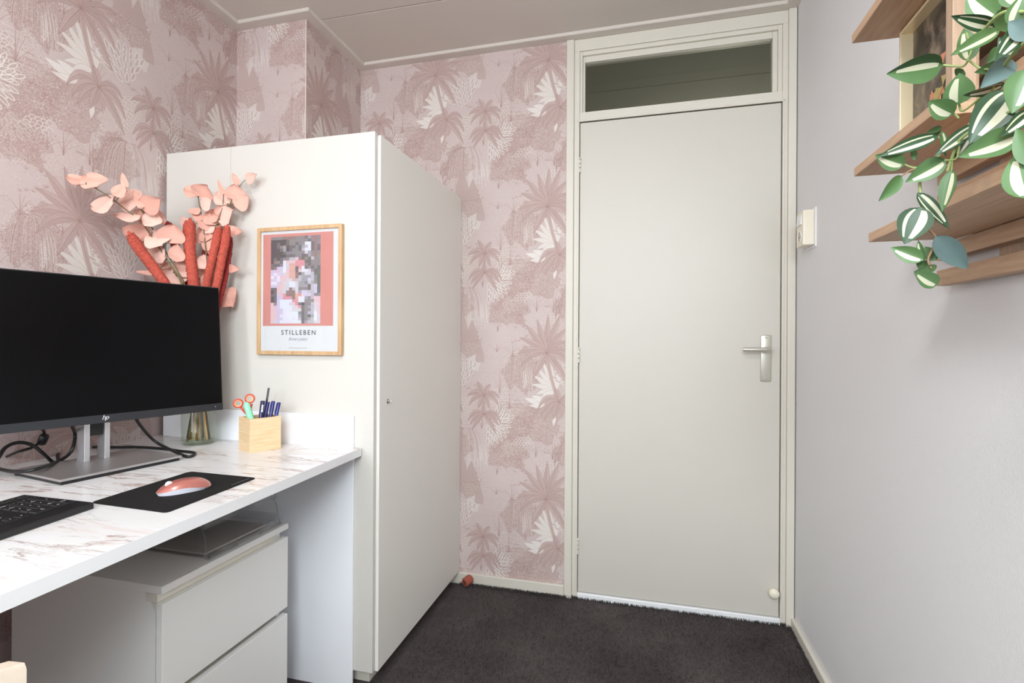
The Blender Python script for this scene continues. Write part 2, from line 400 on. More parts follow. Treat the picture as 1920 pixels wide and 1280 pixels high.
def palm(x, y, fronds, wd=40, col=LEAF):
    for a_, l_, c_ in fronds: pleaf(x, y, a_, l_, wd, c_, col)
def dahlia(x, y, ang, r0, r1, spread, rings, pl, pw, col=WHITE, a=0.9):
    for k in range(rings):
        rr = r1 - (r1 - r0) * k / max(1, rings - 1)
        m_ = max(2, int(math.radians(spread) * rr / (pw * 1.05)))
        for j in range(m_):
            aa = ang + spread * ((j + 0.5 * (k % 2)) / m_ - 0.5)
            an = math.radians(aa); px_, py_ = x + math.cos(an) * rr, y - math.sin(an) * rr
            t = np.linspace(0, 1, 10); d = np.array([math.cos(an), -math.sin(an)]); pp = np.array([-d[1], d[0]])
            c = np.array([px_, py_]) + np.outer(t, d) * pl; w = pw * (1 - t) ** .62 * t ** .5 * 1.55 / 2
            A = c + np.outer(w, pp); B = c - np.outer(w, pp)
            fill(np.concatenate([A, B[::-1]]), C3(196, 172, 166), 0.55)
            stroke(A, 3.4, col, a); stroke(B, 3.4, col, a)
def crown(cx, cy, rx_, ry_, col=SHADE, dot=PALE, nd=900, a=0.6):
    """a tree crown: lumpy dark patch filled with small pale flecks"""
    n = 40; th = np.linspace(0, 2 * np.pi, n, endpoint=False)
    rr = 1 + 0.16 * np.sin(3 * th + cx) + 0.1 * np.sin(7 * th + cy) + 0.07 * nrs.randn(n)
    fill(np.stack([cx + rx_ * rr * np.cos(th), cy + ry_ * rr * np.sin(th)], 1), col, a)
    for _ in range(nd):
        t_ = nrs.rand() * 2 * np.pi; q = math.sqrt(nrs.rand()) * 1.08
        x_, y_ = cx + rx_ * q * math.cos(t_), cy + ry_ * q * math.sin(t_)
        b_ = nrs.rand()
        c_ = dot if b_ < 0.62 else LINE
        s_ = 1.3 + nrs.rand() * 1.7; an = nrs.rand() * 3.14
        dx, dy = math.cos(an) * s_ * 1.5, math.sin(an) * s_ * 1.5
        fill([(x_ - dx, y_ - dy), (x_ + dy * .5, y_ - dx * .5), (x_ + dx, y_ + dy), (x_ - dy * .5, y_ + dx * .5)], c_, 0.6)
def willow(x, y, w, h, n=70):
    for i in range(n):
        u = nrs.rand() * 2 - 1; v = 0.4 + 0.6 * nrs.rand()
        t = np.linspace(0, 1, 9)
        xs = x + u * w * np.sin(t * 1.45); ys = y + h * v * t ** 1.9 - 30 * np.sin(t * 2.6)
        stroke(np.stack([xs, ys], 1), 1.6 + nrs.rand() * 1.6, LINE if nrs.rand() < 0.6 else PALE, 0.42)
    for i in range(18):
        u = 0.35 + 0.75 * nrs.rand(); v = .7 + .35 * nrs.rand(); t = np.linspace(0.62 + .2 * nrs.rand(), 1, 6)
        stroke(np.stack([x + u * w * np.sin(t * 1.45), y + h * v * t ** 1.9 - 30 * np.sin(t * 2.6)], 1), np.linspace(2, 3.6, 6), WHITE, 0.5)
def cypress(x, y, w, h):
    t = np.linspace(0, 1, 14); half = w * (np.sin(np.pi * (0.08 + 0.92 * t) * 0.62)) / 2 * t ** 0.35
    A = np.stack([x - half, y - h + h * t], 1); B = np.stack([x + half, y - h + h * t], 1)
    fill(np.concatenate([A, B[::-1]]), C3(196, 167, 162), 0.9)
    for r_ in range(int(h / 8)):
        yy = y - r_ * 8; tt = 1 - r_ * 8 / h; hh = w * math.sin(math.pi * (0.08 + 0.92 * tt) * 0.62) / 2 * tt ** 0.35
        for k in range(int(hh * 2 / 8)):
            xx = x - hh + 4 + k * 8 + (r_ % 2) * 4
            fill([(xx - 2.6, yy), (xx, yy - 1.8), (xx + 2.6, yy), (xx, yy + 1.8)], PALE, 0.75)
def scallops(x, y, w, rows, r=22, col=PALE):
    for j in range(rows):
        m_ = int(w / r) - j // 2
        for i in range(max(1, m_)):
            cx, cy = x - m_ * r / 2 + i * r + (j % 2) * r / 2 + j * 6, y - j * r * 0.72
            for k_, rr in enumerate((r * 0.62, r * 0.36)):
                th = np.linspace(math.pi * 1.02, math.pi * 1.98, 9)
                stroke(np.stack([cx + rr * np.cos(th), cy + rr * np.sin(th)], 1), 4.5 - 1.8 * k_, col if k_ == 0 else SHADE, 0.8)
def tree(x, y, h):
    for dx, dh, w_ in ((0, h, 7), (40, h * .8, 4), (-46, h * .72, 4), (70, h * .62, 3), (20, h * .95, 3)):
        t = np.linspace(0, 1, 8); stroke(np.stack([x + dx * t ** 1.8, y - dh * t], 1), np.linspace(w_, 1.5, 8), LINE, 0.6)
def tufts(x, y, n, s=60):
    for _ in range(n):
        cx, cy = x + (nrs.rand() - .5) * s * 2.4, y + (nrs.rand() - .5) * s
        for a_ in range(20, 170, 25):
            an = math.radians(a_); stroke(np.array([(cx, cy), (cx + math.cos(an) * 8, cy - math.sin(an) * 8), (cx + math.cos(an) * 15, cy - math.sin(an) * 14)]), 1.5, LINE, 0.55)
def grass(x, y, w, h):
    for _ in range(26):
        yy = y + nrs.rand() * h; xx = x + (nrs.rand() - .5) * w; l_ = 20 + nrs.rand() * 50
        stroke(np.array([(xx - l_, yy), (xx, yy + 1), (xx + l_, yy)]), 2, PALE, 0.5)

msk = tile_noise(7, 8)
for _ in range(9500):                  # fine flecks over the open ground
    x_, y_ = nrs.rand() * DW, nrs.rand() * DH
    if msk[int(y_ * SS) % PH, int(x_ * SS) % PW] < 0.36 + 0.2 * nrs.rand(): continue
    an = nrs.rand() * 3.14; s_ = 1.2 + nrs.rand() * 1.6; dx, dy = math.cos(an) * s_ * 1.6, math.sin(an) * s_ * 1.6
    fill([(x_ - dx, y_ - dy), (x_ + dy * .5, y_ - dx * .5), (x_ + dx, y_ + dy), (x_ - dy * .5, y_ + dx * .5)], SHADE if nrs.rand() < .6 else WHITE, 0.4)
for _ in range(160):
    x_, y_ = nrs.rand() * DW, nrs.rand() * DH; l_ = 15 + nrs.rand() * 40
    stroke(np.array([(x_ - l_, y_), (x_, y_ + 1), (x_ + l_, y_)]), 1.6, PALE if nrs.rand() < .6 else SHADE, 0.4)
for _ in range(22):                    # drawn twigs
    x_, y_ = nrs.rand() * DW, nrs.rand() * DH; tree(x_, y_, 50 + nrs.rand() * 70)
# scenery first, foreground palms last; (0, 0) is the heart of the big up-reaching palm
fill([(225, -70), (330, -70), (352, 60), (332, 130), (268, 120), (250, 20)], C3(226, 214, 208), 0.75)
fill([(250, 560), (300, 820), (250, 900), (210, 780)], C3(226, 214, 208), 0.6)
for q in ((-40, 470, 150, 130), (600, 470, 150, 150), (170, 640, 110, 120), (640, 130, 120, 150), (-240, 640, 120, 130), (540, 700, 130, 110), (250, -60, 110, 90)):
    crown(*q, nd=int(q[2] * q[3] / 9))
grass(-330, 250, 160, 120); grass(330, 700, 120, 110); grass(640, 330, 120, 90)
tree(-330, 300, 190); tree(560, 420, 200); tree(60, 760, 170)
willow(235, 540, 160, 300); willow(-200, 30, 100, 230, 36)
cypress(205, 890, 110, 220); cypress(285, 900, 90, 140); cypress(345, 70, 70, 150)
scallops(-300, 480, 130, 6); scallops(490, 360, 120, 5); scallops(20, -190, 120, 4, 20); scallops(640, 640, 110, 4)
tufts(-170, 480, 9); tufts(60, 700, 6); tufts(300, 250, 7); tufts(-190, 900, 10); tufts(640, 800, 6)
# white leaf fans
for a_, l_, dr in ((112, 250, .05), (124, 245, .1), (138, 225, .12), (152, 200, .2), (100, 215, 0), (166, 150, .35), (80, 170, .1), (178, 110, .4)):
    pleaf(60, 265, a_, l_, 34, dr, C3(234, 224, 217), C3(198, 172, 165), False, 0.9)
pleaf(-10, 340, 175, 140, 44, -.15, WHITE, C3(196, 170, 163), False, .85); pleaf(0, 330, 155, 120, 38, .1, WHITE, C3(196, 170, 163), False, .85); pleaf(-5, 345, 196, 120, 34, -.2, WHITE, C3(196, 170, 163), False, .8)
pleaf(58, 420, 262, 75, 26, 0, WHITE, LINE, False, .85)
# outlined blooms
dahlia(225, 262, 112, 30, 168, 95, 6, 52, 26)
dahlia(118, 338, -24, 36, 150, 88, 8, 36, 17, C3(228, 214, 207), 0.8)
dahlia(410, 478, -32, 30, 118, 120, 5, 48, 25); dahlia(470, 500, 66, 20, 96, 74, 4, 48, 24)
dahlia(525, 600, -50, 16, 80, 84, 4, 40, 22, C3(218, 200, 194), 0.65)
# palms
t = np.linspace(0, 1, 14)
stroke(np.stack([5 + 80 * t ** 1.4, 20 + 310 * t], 1), 30 * (1 - .35 * t), LEAF, 0.85); stroke(np.stack([5 + 80 * t ** 1.4, 20 + 310 * t], 1), 3, LINE, 0.6)
stroke(np.stack([375 + 2 * t, 300 + 130 * t], 1), 9, LINE, 0.6)
palm(375, 300, ((30, 150, .55), (66, 130, .25), (112, 140, .2), (150, 160, .5), (8, 130, .65), (172, 130, .7), (-60, 90, .2), (240, 90, .2)), 36)
palm(378, 430, ((150, 165, .75), (178, 120, .7), (215, 120, .45), (28, 165, .75), (0, 120, .6), (-50, 145, .2), (96, 80, .1)), 34)
palm(85, 325, ((146, 210, .75), (172, 150, .8), (212, 130, .5), (-42, 190, .35), (10, 165, .75), (40, 180, .6), (250, 120, .1), (104, 110, .1)), 42)
palm(0, 0, ((88, 260, .0), (72, 290, .06), (106, 250, .03), (56, 255, .14), (124, 275, .1), (40, 240, .3), (140, 250, .22), (156, 240, .4), (24, 230, .5),
            (170, 210, .6), (8, 200, .65), (238, 190, .12), (-48, 240, .2)), 46)
for _ in range(5200):                  # linen flecks
    x_, y_ = nrs.randint(0, PW), nrs.randint(0, PH); l_ = nrs.randint(4, 16)
    CV[y_ % PH, np.arange(x_, x_ + l_) % PW] *= 1.0 + (nrs.rand() - 0.45) * 0.10
img = CV.reshape(DH, SS, DW, SS, 3).mean((1, 3))
img *= (1 + 0.02 * nrs.randn(DH, DW, 1)).astype(np.float32)
px4 = np.ones((DH, DW, 4), np.float32); px4[..., :3] = np.clip(img, 0, 1); px4 = px4[::-1]
IM = bpy.data.images.new('wallpaper_repeat', DW, DH); IM.pixels.foreach_set(px4.ravel()); IM.update(); IM.pack()
m, N, L, P = new_mat('jungle_wallpaper'); MAT['wallpaper'] = m
uvn = N.new('ShaderNodeUVMap'); uvn.uv_map = 'UVMap'; ti = N.new('ShaderNodeTexImage'); ti.image = IM; ti.extension = 'REPEAT'
L.new(uvn.outputs['UV'], ti.inputs['Vector'])
hs = N.new('ShaderNodeHueSaturation'); hs.inputs['Saturation'].default_value = 0.86; hs.inputs['Value'].default_value = 0.885
L.new(ti.outputs['Color'], hs.inputs['Color']); L.new(hs.outputs['Color'], P.inputs['Base Color']); P.inputs['Roughness'].default_value = 0.75; P.inputs['Specular IOR Level'].default_value = 0.3
tcw = N.new('ShaderNodeTexCoord'); nw = N.new('ShaderNodeTexNoise'); nw.inputs['Scale'].default_value = 350; L.new(tcw.outputs['Object'], nw.inputs['Vector'])
bw = N.new('ShaderNodeBump'); bw.inputs['Strength'].default_value = 0.12; bw.inputs['Distance'].default_value = 0.001; L.new(nw.outputs['Fac'], bw.inputs['Height']); L.new(bw.outputs['Normal'], P.inputs['Normal'])

def papered(name, p0, p1, z0, z1, thick, s0=0.0, zref=0.0, parent=None):
    """papered wall slab between floor points p0 -> p1 (seen from the room, left to right); s0, zref place the print"""
    p0, p1 = Vector((*p0, 0)), Vector((*p1, 0)); d = (p1 - p0); ln = d.length; d.normalize(); nb = Vector((-d.y, d.x, 0))   # nb points away from the room
    mb = MB(); bm = mb.bm; uvl = bm.loops.layers.uv.new('UVMap')
    q = [p0 + Vector((0, 0, z0)), p1 + Vector((0, 0, z0)), p1 + Vector((0, 0, z1)), p0 + Vector((0, 0, z1))]
    a = [bm.verts.new(v) for v in q]; b_ = [bm.verts.new(v + nb * thick) for v in q]
    fs = [bm.faces.new(a), bm.faces.new(b_[::-1])]
    for i in range(4): fs.append(bm.faces.new([a[(i + 1) % 4], a[i], b_[i], b_[(i + 1) % 4]]))
    for f in fs:
        for lp in f.loops:
            v = lp.vert.co; s_ = (v - p0).dot(d)
            lp[uvl].uv = ((s_ - s0) / TW, (v.z - zref) / TH)
    o = mb.build(name, MAT['wallpaper'], parent); return o

# ------------------------------------------------------------------ the room
D = 2.195                # door wall
XR = 0.57                # right wall
YB = -1.38               # (deeper, to YD, on the left half of the room)
YD = -2.7                # end wall of the left part, deepened to fit the side light
ZC = 2.415               # ceiling
def xl(y): return -1.658 - 0.038 * (y - 1.5)      # the papered left wall runs a little out of square
NL = Vector((1, 0.038, 0)).normalized()

MB().box(-2.0, 0.9, YD - 0.1, D + 0.02, -0.06, 0.0).build('floor', MAT['carpet'])['kind'] = 'structure'
# loose pile standing along the edges and over the carpet near the door
pl = MB(); 
def blade(x, y, h, r_, a):
    dx, dy = math.cos(a) * r_, math.sin(a) * r_
    lx, ly = (rnd.random() - .5) * h, (rnd.random() - .5) * h
    v = [pl.bm.verts.new(q) for q in ((x - dx, y - dy, -0.001), (x + dx, y + dy, -0.001), (x + lx, y + ly, h))]
    pl.bm.faces.new(v)
for _ in range(30000):
    x, y = -0.86 + rnd.random() * 1.41, 1.30 + rnd.random() * 0.89
    if x < -0.80 and y < 2.19 and rnd.random() < 0.5: continue
    blade(x, y, 0.005 + rnd.random() * 0.006, 0.0016, rnd.random() * 6.28)
for _ in range(1500): blade(-0.80 + rnd.random() * 0.48, D - 0.016 - rnd.random() * 0.01, 0.012 + rnd.random() * 0.005, 0.002, rnd.random() * 6.28)
for _ in range(2400): blade(-0.33 + rnd.random() * 0.88, D - 0.002 - rnd.random() * 0.012, 0.011 + rnd.random() * 0.005, 0.002, rnd.random() * 6.28)
for _ in range(1400): blade(0.553 - rnd.random() * 0.012, 1.3 + rnd.random() * 0.88, 0.008 + rnd.random() * 0.006, 0.002, rnd.random() * 6.28)
pile = pl.build('carpet_pile', MAT['carpet'], bpy.data.objects['floor'], fix=False); pile['kind'] = 'stuff'

ceil = thing('ceiling', None, None, (0, 0, ZC), kind='structure')
# boards of the ceiling, with the joint that runs from the pipe casing to the window
jl = onZ(600, 38.5, ZC); jr = onZ(840, -1, ZC); sl = (jr.y - jl.y) / (jr.x - jl.x)
def jy(x): return jl.y + sl * (x - jl.x)
for k, (ya, yb) in enumerate(((-2.85, -1.8), (-1.8, -0.9), (-0.9, -0.2), (-0.2, 0.5), (0.5, None), (None, D + 0.1))):
    g = 0.0022
    def yy(v, x, s): return (jy(x) if v is None else v) + s * g
    pts = [(-2.0, yy(ya, -2.0, 1), ZC), (0.9, yy(ya, 0.9, 1), ZC), (0.9, yy(yb, 0.9, -1), ZC), (-2.0, yy(yb, -2.0, -1), ZC)]
    MB().prism(pts, (0, 0, 0.012), bev=0.0012, seg=1).build('ceiling_board', MAT['ceiling'], ceil)
MB().box(-2.0, 0.9, -2.85, D + 0.1, ZC + 0.012, ZC + 0.06).build('ceiling_slab', MAT['ceiling'], ceil)

pL = on(150.4, 414.6, (xl(1.5), 1.5, 0), NL)
LY0, LY1, LZ0, LZ1 = -2.4, -1.2, 0.95, 2.2            # opening of the assumed side window
o = papered('wall_left', (xl(LY1), LY1), (xl(D + 0.05), D + 0.05), 0, ZC + 0.012, 0.05, s0=(pL.y - LY1), zref=pL.z); o['kind'] = 'structure'
papered('paper_strip', (xl(YD), YD), (xl(LY0), LY0), 0, ZC + 0.012, 0.05, s0=(pL.y - YD), zref=pL.z, parent=o)
papered('paper_below', (xl(LY0), LY0), (xl(LY1), LY1), 0, LZ0, 0.05, s0=(pL.y - LY0), zref=pL.z, parent=o)
papered('paper_above', (xl(LY0), LY0), (xl(LY1), LY1), LZ1, ZC + 0.012, 0.05, s0=(pL.y - LY0), zref=pL.z, parent=o)
pB = onY(1025, 662, D)
o = papered('wall_back', (-1.75, D), (-0.330, D), 0, ZC + 0.012, 0.1, s0=pB.x + 1.75, zref=pB.z); o['kind'] = 'structure'
# boxed-in pipe in the far left corner, papered over
XB, YX = -1.332, 1.785
o = papered('wall_pipe_casing', (xl(YX) - 0.005, YX), (XB - 0.0006, YX), 0, ZC + 0.010, 0.02, s0=(pL.y - YX) , zref=pL.z + 0.0); o['kind'] = 'structure'
q = papered('casing_side', (XB, YX + 0.0001), (XB, D), 0, ZC + 0.010, 0.02, s0=-0.33 + (pL.y - YX), zref=pL.z, parent=o)
MB().tube([(XB - 0.001, YX + 0.001, 0), (XB - 0.001, YX + 0.001, ZC)], 0.0022, 6).build('corner_seam', plain('worn_paper_edge', (222, 206, 200), 0.8), o)
MB().box(XR, XR + 0.1, YB - 0.1, D + 0.1, 0, ZC + 0.012).build('wall_right', MAT['wall_white'])['kind'] = 'structure'
# wall above and beside the door frame (behind the casing)
w = MB(); w.box(-0.331, XR + 0.05, D + 0.02, D + 0.1, 2.36, ZC + 0.012); w.box(0.55, XR + 0.05, D + 0.02, D + 0.1, 0, 2.36)
w.build('wall_door_side', MAT['trim'])['kind'] = 'structure'
# unseen stepped wall, shaped around the added window light, with its opening
w = MB(); wx0, wx1, wz0, wz1 = -0.32, 0.55, 1.40, 2.34
w.box(-0.50, wx0, YB - 0.1, YB, 0, ZC + 0.012); w.box(-0.50, -0.40, YD, YB - 0.1, 0, ZC + 0.012); w.box(-1.9, -0.40, YD - 0.1, YD, 0, ZC + 0.012); w.box(wx1, XR + 0.02, YB - 0.1, YB, 0, ZC + 0.012)
w.box(wx0, wx1, YB - 0.1, YB, 0, wz0); w.box(wx0, wx1, YB - 0.1, YB, wz1, ZC + 0.012)
w.build('wall_front', MAT['wall_white'])['kind'] = 'structure'
w = thing('added_window_1', None, None, (wx0, YB - 0.06, wz0), kind='structure')  # unseen window added to carry the high daylight
for nm, b4 in (('frame_side', (wx0, wx0 + .05, wz0, wz1)), ('frame_side', (wx1 - .05, wx1, wz0, wz1)), ('frame_rail', (wx0 + .05, wx1 - .05, wz0, wz0 + .05)), ('frame_rail', (wx0 + .05, wx1 - .05, wz1 - .05, wz1))):
    MB().box(b4[0], b4[1], YB - 0.09, YB - 0.03, b4[2], b4[3], 0.003).build(nm, MAT['trim'], w)
MB().box(wx0 + .05, wx1 - .05, YB - 0.062, YB - 0.058, wz0 + .05, wz1 - .05).build('pane', MAT['glass'], w)
MB().box(wx0 - .04, wx1 + .04, YB, YB + 0.12, wz0 - 0.03, wz0, 0.004).build('window_sill', MAT['trim'], w)

w = thing('window_2', None, None, (xl(-1.8), -1.8, LZ0), kind='structure')  # assumed window, out of view, framing the side light
for nm, b4 in (('frame_side', (LY0, LY0 + .05, LZ0, LZ1)), ('frame_side', (LY1 - .05, LY1, LZ0, LZ1)), ('frame_rail', (LY0 + .05, LY1 - .05, LZ0, LZ0 + .05)), ('frame_rail', (LY0 + .05, LY1 - .05, LZ1 - .05, LZ1))):
    MB().box(xl(-1.8) - .05, xl(-1.8) - .005, b4[0], b4[1], b4[2], b4[3], 0.003).build(nm, MAT['trim'], w)
MB().box(xl(-1.8) - .03, xl(-1.8) - .026, LY0 + .05, LY1 - .05, LZ0 + .05, LZ1 - .05).build('pane', MAT['glass'], w)

# ceiling trim: flat board with a rounded inner edge
def trim(name, pts, inward):
    """pts: run along the wall; inward: unit vectors into the room per segment, joined with mitres"""
    t = MB(); ww, hh = 0.046, 0.0125
    n = len(pts); P2 = [Vector((*p, 0)) for p in pts]; iv = [Vector((*v, 0)).normalized() for v in inward]; off = []
    for i in range(n):
        if i == 0: off.append(iv[0])
        elif i == n - 1: off.append(iv[-1])
        else:
            s_ = iv[i - 1] + iv[i]; off.append(s_ / s_.dot(iv[i]))
    prof = [(0, 0.0), (ww - 0.004, 0.0), (ww - 0.001, 0.0015), (ww, 0.004), (ww, hh), (0, hh)]
    rings = [[t.bm.verts.new(P2[i] + off[i] * a_ + Vector((0, 0, ZC - hh + h_))) for a_, h_ in prof] for i in range(n)]
    for A, B in zip(rings, rings[1:]):
        for k in range(len(prof)): t.bm.faces.new([A[k], A[(k + 1) % 6], B[(k + 1) % 6], B[k]])
    t.bm.faces.new(rings[0][::-1]); t.bm.faces.new(rings[-1])
    o = t.build(name, MAT['ceiling']); o['kind'] = 'structure'; return o
trim('trim_1', [(xl(YD), YD), (xl(YX), YX), (XB, YX), (XB, D), (-0.33, D), (XR, D), (XR, YB)], [(1, .038), (0, -1), (1, 0), (0, -1), (0, -1), (-1, 0)])

# baseboards
MB().box(-0.853, -0.3305, D - 0.013, D, 0.0, 0.052, 0.003).build('baseboard_back', MAT['trim'])['kind'] = 'structure'
MB().box(XR - 0.015, XR, YB, D - 0.012, 0.0, 0.040, 0.003).build('baseboard_right', MAT['trim'])['kind'] = 'structure'

# ------------------------------------------------------------------ door with frame and transom
dr = thing('door_1', None, None, (0.12, D, 0), kind='structure')
DX0, DX1, DZ0, DZ1 = -0.2715, 0.5150, 0.0305, 2.0432
T = MAT['trim']
MB().box(-0.3300, -0.2975, D - 0.014, D + 0.02, 0, 2.402, 0.003).build('casing', T, dr)
MB().box(0.538, 0.5665, D - 0.014, D + 0.02, 0, 2.402, 0.003).build('casing', T, dr)
MB().box(-0.2975, 0.538, D - 0.004, D + 0.03, 2.352, 2.402, 0.002).build('casing_head', T, dr)
MB().box(-0.2975, -0.2740, D - 0.004, D + 0.06, 0, 2.352, 0.002).build('frame_post', T, dr)
MB().box(0.5185, 0.538, D - 0.004, D + 0.06, 0, 2.352, 0.002).build('frame_post', T, dr)
MB().box(-0.2740, 0.5185, D - 0.004, D + 0.06, 2.0500, 2.0880, 0.002).build('transom_rail', T, dr)
MB().box(-0.2740, 0.5185, D - 0.010, D + 0.045, 0, 0.027, 0.003).build('threshold', MAT['white_lam'], dr)
MB().box(-0.2735, 0.518, D + 0.030, D + 0.034, 0.027, 2.05).build('gap_shade_sheet', MAT['dark'], dr)  # dark sheet behind the leaf, stands in for shade in its gaps
leaf_ = MB().box(DX0, DX1, D - 0.002, D + 0.030, DZ0, DZ1, 0.002).build('door_leaf', MAT['door'], dr)
# stop bead around the leaf
sb = MB()
for b4 in ((-0.2830, -0.2745, 0.03, 2.053), (0.5187, 0.5270, 0.03, 2.053)): sb.box(b4[0], b4[1], D - 0.0075, D, b4[2], b4[3], 0.002)
sb.box(-0.2830, 0.5270, D - 0.0075, D, 2.0470, 2.0560, 0.002); sb.build('stop_bead', T, dr)
for z0, z1 in ((1.828, 1.886), (1.012, 1.071), (0.190, 0.252)):
    h = MB(); zz = [z0, z0 + (z1 - z0) * .36, z0 + (z1 - z0) * .66, z1]
    for a_, b_ in zip(zz, zz[1:]): h.lathe([(0, a_ + .001), (.0045, a_ + .0018), (.0045, b_ - .0018), (0, b_ - .001)], (-0.2712, D - 0.006, 0), 12)
    h.lathe([(.0045, z1), (.006, z1 + .003), (.004, z1 + .007), (0, z1 + .008)], (-0.2712, D - 0.006, 0), 12)
    h.build('hinge', T, dr, smooth=40)
hp = MB().box(0.4435, 0.4830, D - 0.009, D - 0.001, 0.951, 1.134, 0.004, 3).build('handle_plate', MAT['satin'], dr, smooth=40)
lv = MB(); lv.lathe([(0, 0), (.011, 0), (.0105, .030), (0, .030)], (0.4640, D - 0.038, 1.077), 18, axis=(0, 1, 0))
lv.tube(spline([(0.472, D - 0.036, 1.0780), (0.455, D - 0.043, 1.0775), (0.430, D - 0.045, 1.0770), (0.400, D - 0.044, 1.0765), (0.3740, D - 0.042, 1.0765)], 6), [0.0095] * 8 + [.0085] * 8 + [.0085] * 9, 12)
lv.build('lever', MAT['satin'], hp, smooth=50)
for z_ in (0.962, 1.123): MB().lathe([(0, -.001), (.0030, -.0008), (.0034, .001), (0, .001)], (0.4632, D - 0.0092, z_), 12, axis=(0, 1, 0)).build('screw', MAT['chrome'], hp, smooth=40)
MB().box(0.5195, 0.5262, D - 0.006, D - 0.0035, 1.064, 1.112, 0.001).build('strike_plate', MAT['satin'], dr)
MB().box(0.5200, 0.5235, D - 0.0066, D - 0.0058, 1.078, 1.100).build('strike_slot', MAT['dark'], dr)
MB().lathe([(0, -.034), (.012, -.033), (.0185, -.027), (.020, -.019), (.017, -.011), (.009, -.006), (.009, 0.0), (0, 0)], (0.4935, D - 0.001, 0.129), 24, axis=(0, 1, 0)).build('door_knob', MAT['cream'], dr, smooth=True)
# transom: bead frame and old pane
bf = MB()
GX0, GX1, GZ0, GZ1 = -0.2535, 0.4850, 2.0905, 2.3085
for b4 in ((-0.2740, -0.2625, 2.088, 2.352), (0.503, 0.5185, 2.088, 2.352)): bf.box(b4[0], b4[1], D + 0.002, D + 0.05, b4[2], b4[3], 0.002)
bf.box(-0.2625, 0.503, D + 0.002, D + 0.05, 2.334, 2.352, 0.002)
bf.build('transom_frame', T, dr)
bf = MB()
for b4 in ((-0.2625, GX0, 2.088, 2.334), (GX1, 0.503, 2.088, 2.334)): bf.box(b4[0], b4[1], D + 0.012, D + 0.05, b4[2], b4[3], 0.002)
bf.box(GX0, GX1, D + 0.012, D + 0.05, GZ1, 2.334, 0.002); bf.box(GX0, GX1, D + 0.012, D + 0.05, 2.088, GZ0, 0.001)
bf.build('glazing_bead', T, dr)
MB().box(GX0 - 0.004, GX1 + 0.004, D + 0.030, D + 0.033, GZ0 - 0.002, GZ1 + 0.004).build('pane', MAT['pane'], dr)
# hall beyond the transom
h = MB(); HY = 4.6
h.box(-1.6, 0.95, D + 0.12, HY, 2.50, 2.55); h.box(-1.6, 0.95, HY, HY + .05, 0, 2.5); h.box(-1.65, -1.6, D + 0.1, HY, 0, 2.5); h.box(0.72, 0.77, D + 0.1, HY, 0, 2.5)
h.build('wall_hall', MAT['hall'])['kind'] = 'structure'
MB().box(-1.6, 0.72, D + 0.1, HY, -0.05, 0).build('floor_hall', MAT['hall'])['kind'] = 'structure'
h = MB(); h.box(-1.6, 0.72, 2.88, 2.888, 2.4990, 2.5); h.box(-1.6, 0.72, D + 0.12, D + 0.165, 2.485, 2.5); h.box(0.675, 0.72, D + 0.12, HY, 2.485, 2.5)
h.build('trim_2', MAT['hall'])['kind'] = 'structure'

# ------------------------------------------------------------------ wardrobe
YW, WX = 1.4364, -0.8123
wd = thing('wardrobe', 'tall cream white wardrobe against the back wall, poster on its side', 'wardrobe', (-1.2, 1.8, 0))
WT = 1.7605
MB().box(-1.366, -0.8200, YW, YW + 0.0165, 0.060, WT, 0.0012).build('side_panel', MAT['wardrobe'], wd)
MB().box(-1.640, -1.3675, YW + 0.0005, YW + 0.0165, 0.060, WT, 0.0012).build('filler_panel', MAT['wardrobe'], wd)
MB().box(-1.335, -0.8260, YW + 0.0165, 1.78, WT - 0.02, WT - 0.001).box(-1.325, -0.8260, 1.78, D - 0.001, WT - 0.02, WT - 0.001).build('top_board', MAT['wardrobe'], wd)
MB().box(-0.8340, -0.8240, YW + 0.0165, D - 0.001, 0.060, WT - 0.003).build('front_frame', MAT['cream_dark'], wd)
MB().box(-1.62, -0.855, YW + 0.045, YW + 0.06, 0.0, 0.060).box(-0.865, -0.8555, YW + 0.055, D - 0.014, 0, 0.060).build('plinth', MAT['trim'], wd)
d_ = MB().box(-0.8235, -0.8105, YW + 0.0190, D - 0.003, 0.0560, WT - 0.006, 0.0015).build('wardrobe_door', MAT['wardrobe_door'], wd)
kn = MB(); kn.lathe([(0, 0), (.007, 0), (.0085, .002), (.006, .004), (.0045, .006), (0, .006)], (-0.8106, 1.5085, 0.9065), 18, axis=(1, 0, 0))
kn.box(-0.8050, -0.7950, 1.5060, 1.5110, 0.9045, 0.9085, 0.0012); kn.build('lock', MAT['chrome'], d_, smooth=40)

# ------------------------------------------------------------------ desk (pushed to the left wall, so it shares its skew)
ZD = 0.766
dk = thing('desk', 'white marble-look desk along the papered wall, monitor and keyboard on it', 'desk', (-1.25, 0.6, 0))
def xf(y): return -0.8580 - 0.0385 * (y - 1.43)
Y0, Y1 = -0.12, 1.4285
top = MB().prism([(xf(Y0), Y0, ZD - 0.0242), (xf(Y1), Y1, ZD - 0.0242), (xl(Y1) + 0.001, Y1, ZD - 0.0242), (xl(Y0) + 0.001, Y0, ZD - 0.0242)][::-1], (0, 0, 0.0240)).build('desk_core', MAT['white_lam'], dk)
MB().prism([(xf(Y0) - .0008, Y0 + .001, ZD - 0.0006), (xf(Y1) - .0008, Y1 - .001, ZD - 0.0006), (xl(Y1) + 0.002, Y1 - .001, ZD - 0.0006), (xl(Y0) + 0.002, Y0 + .001, ZD - 0.0006)][::-1], (0, 0, 0.0006)).build('tabletop', MAT['marble'], dk)
MB().box(-1.640, -0.8860, 1.4288, 1.4358, 0.0, 0.8665, 0.001).build('side_panel', MAT['white_blue'], dk)
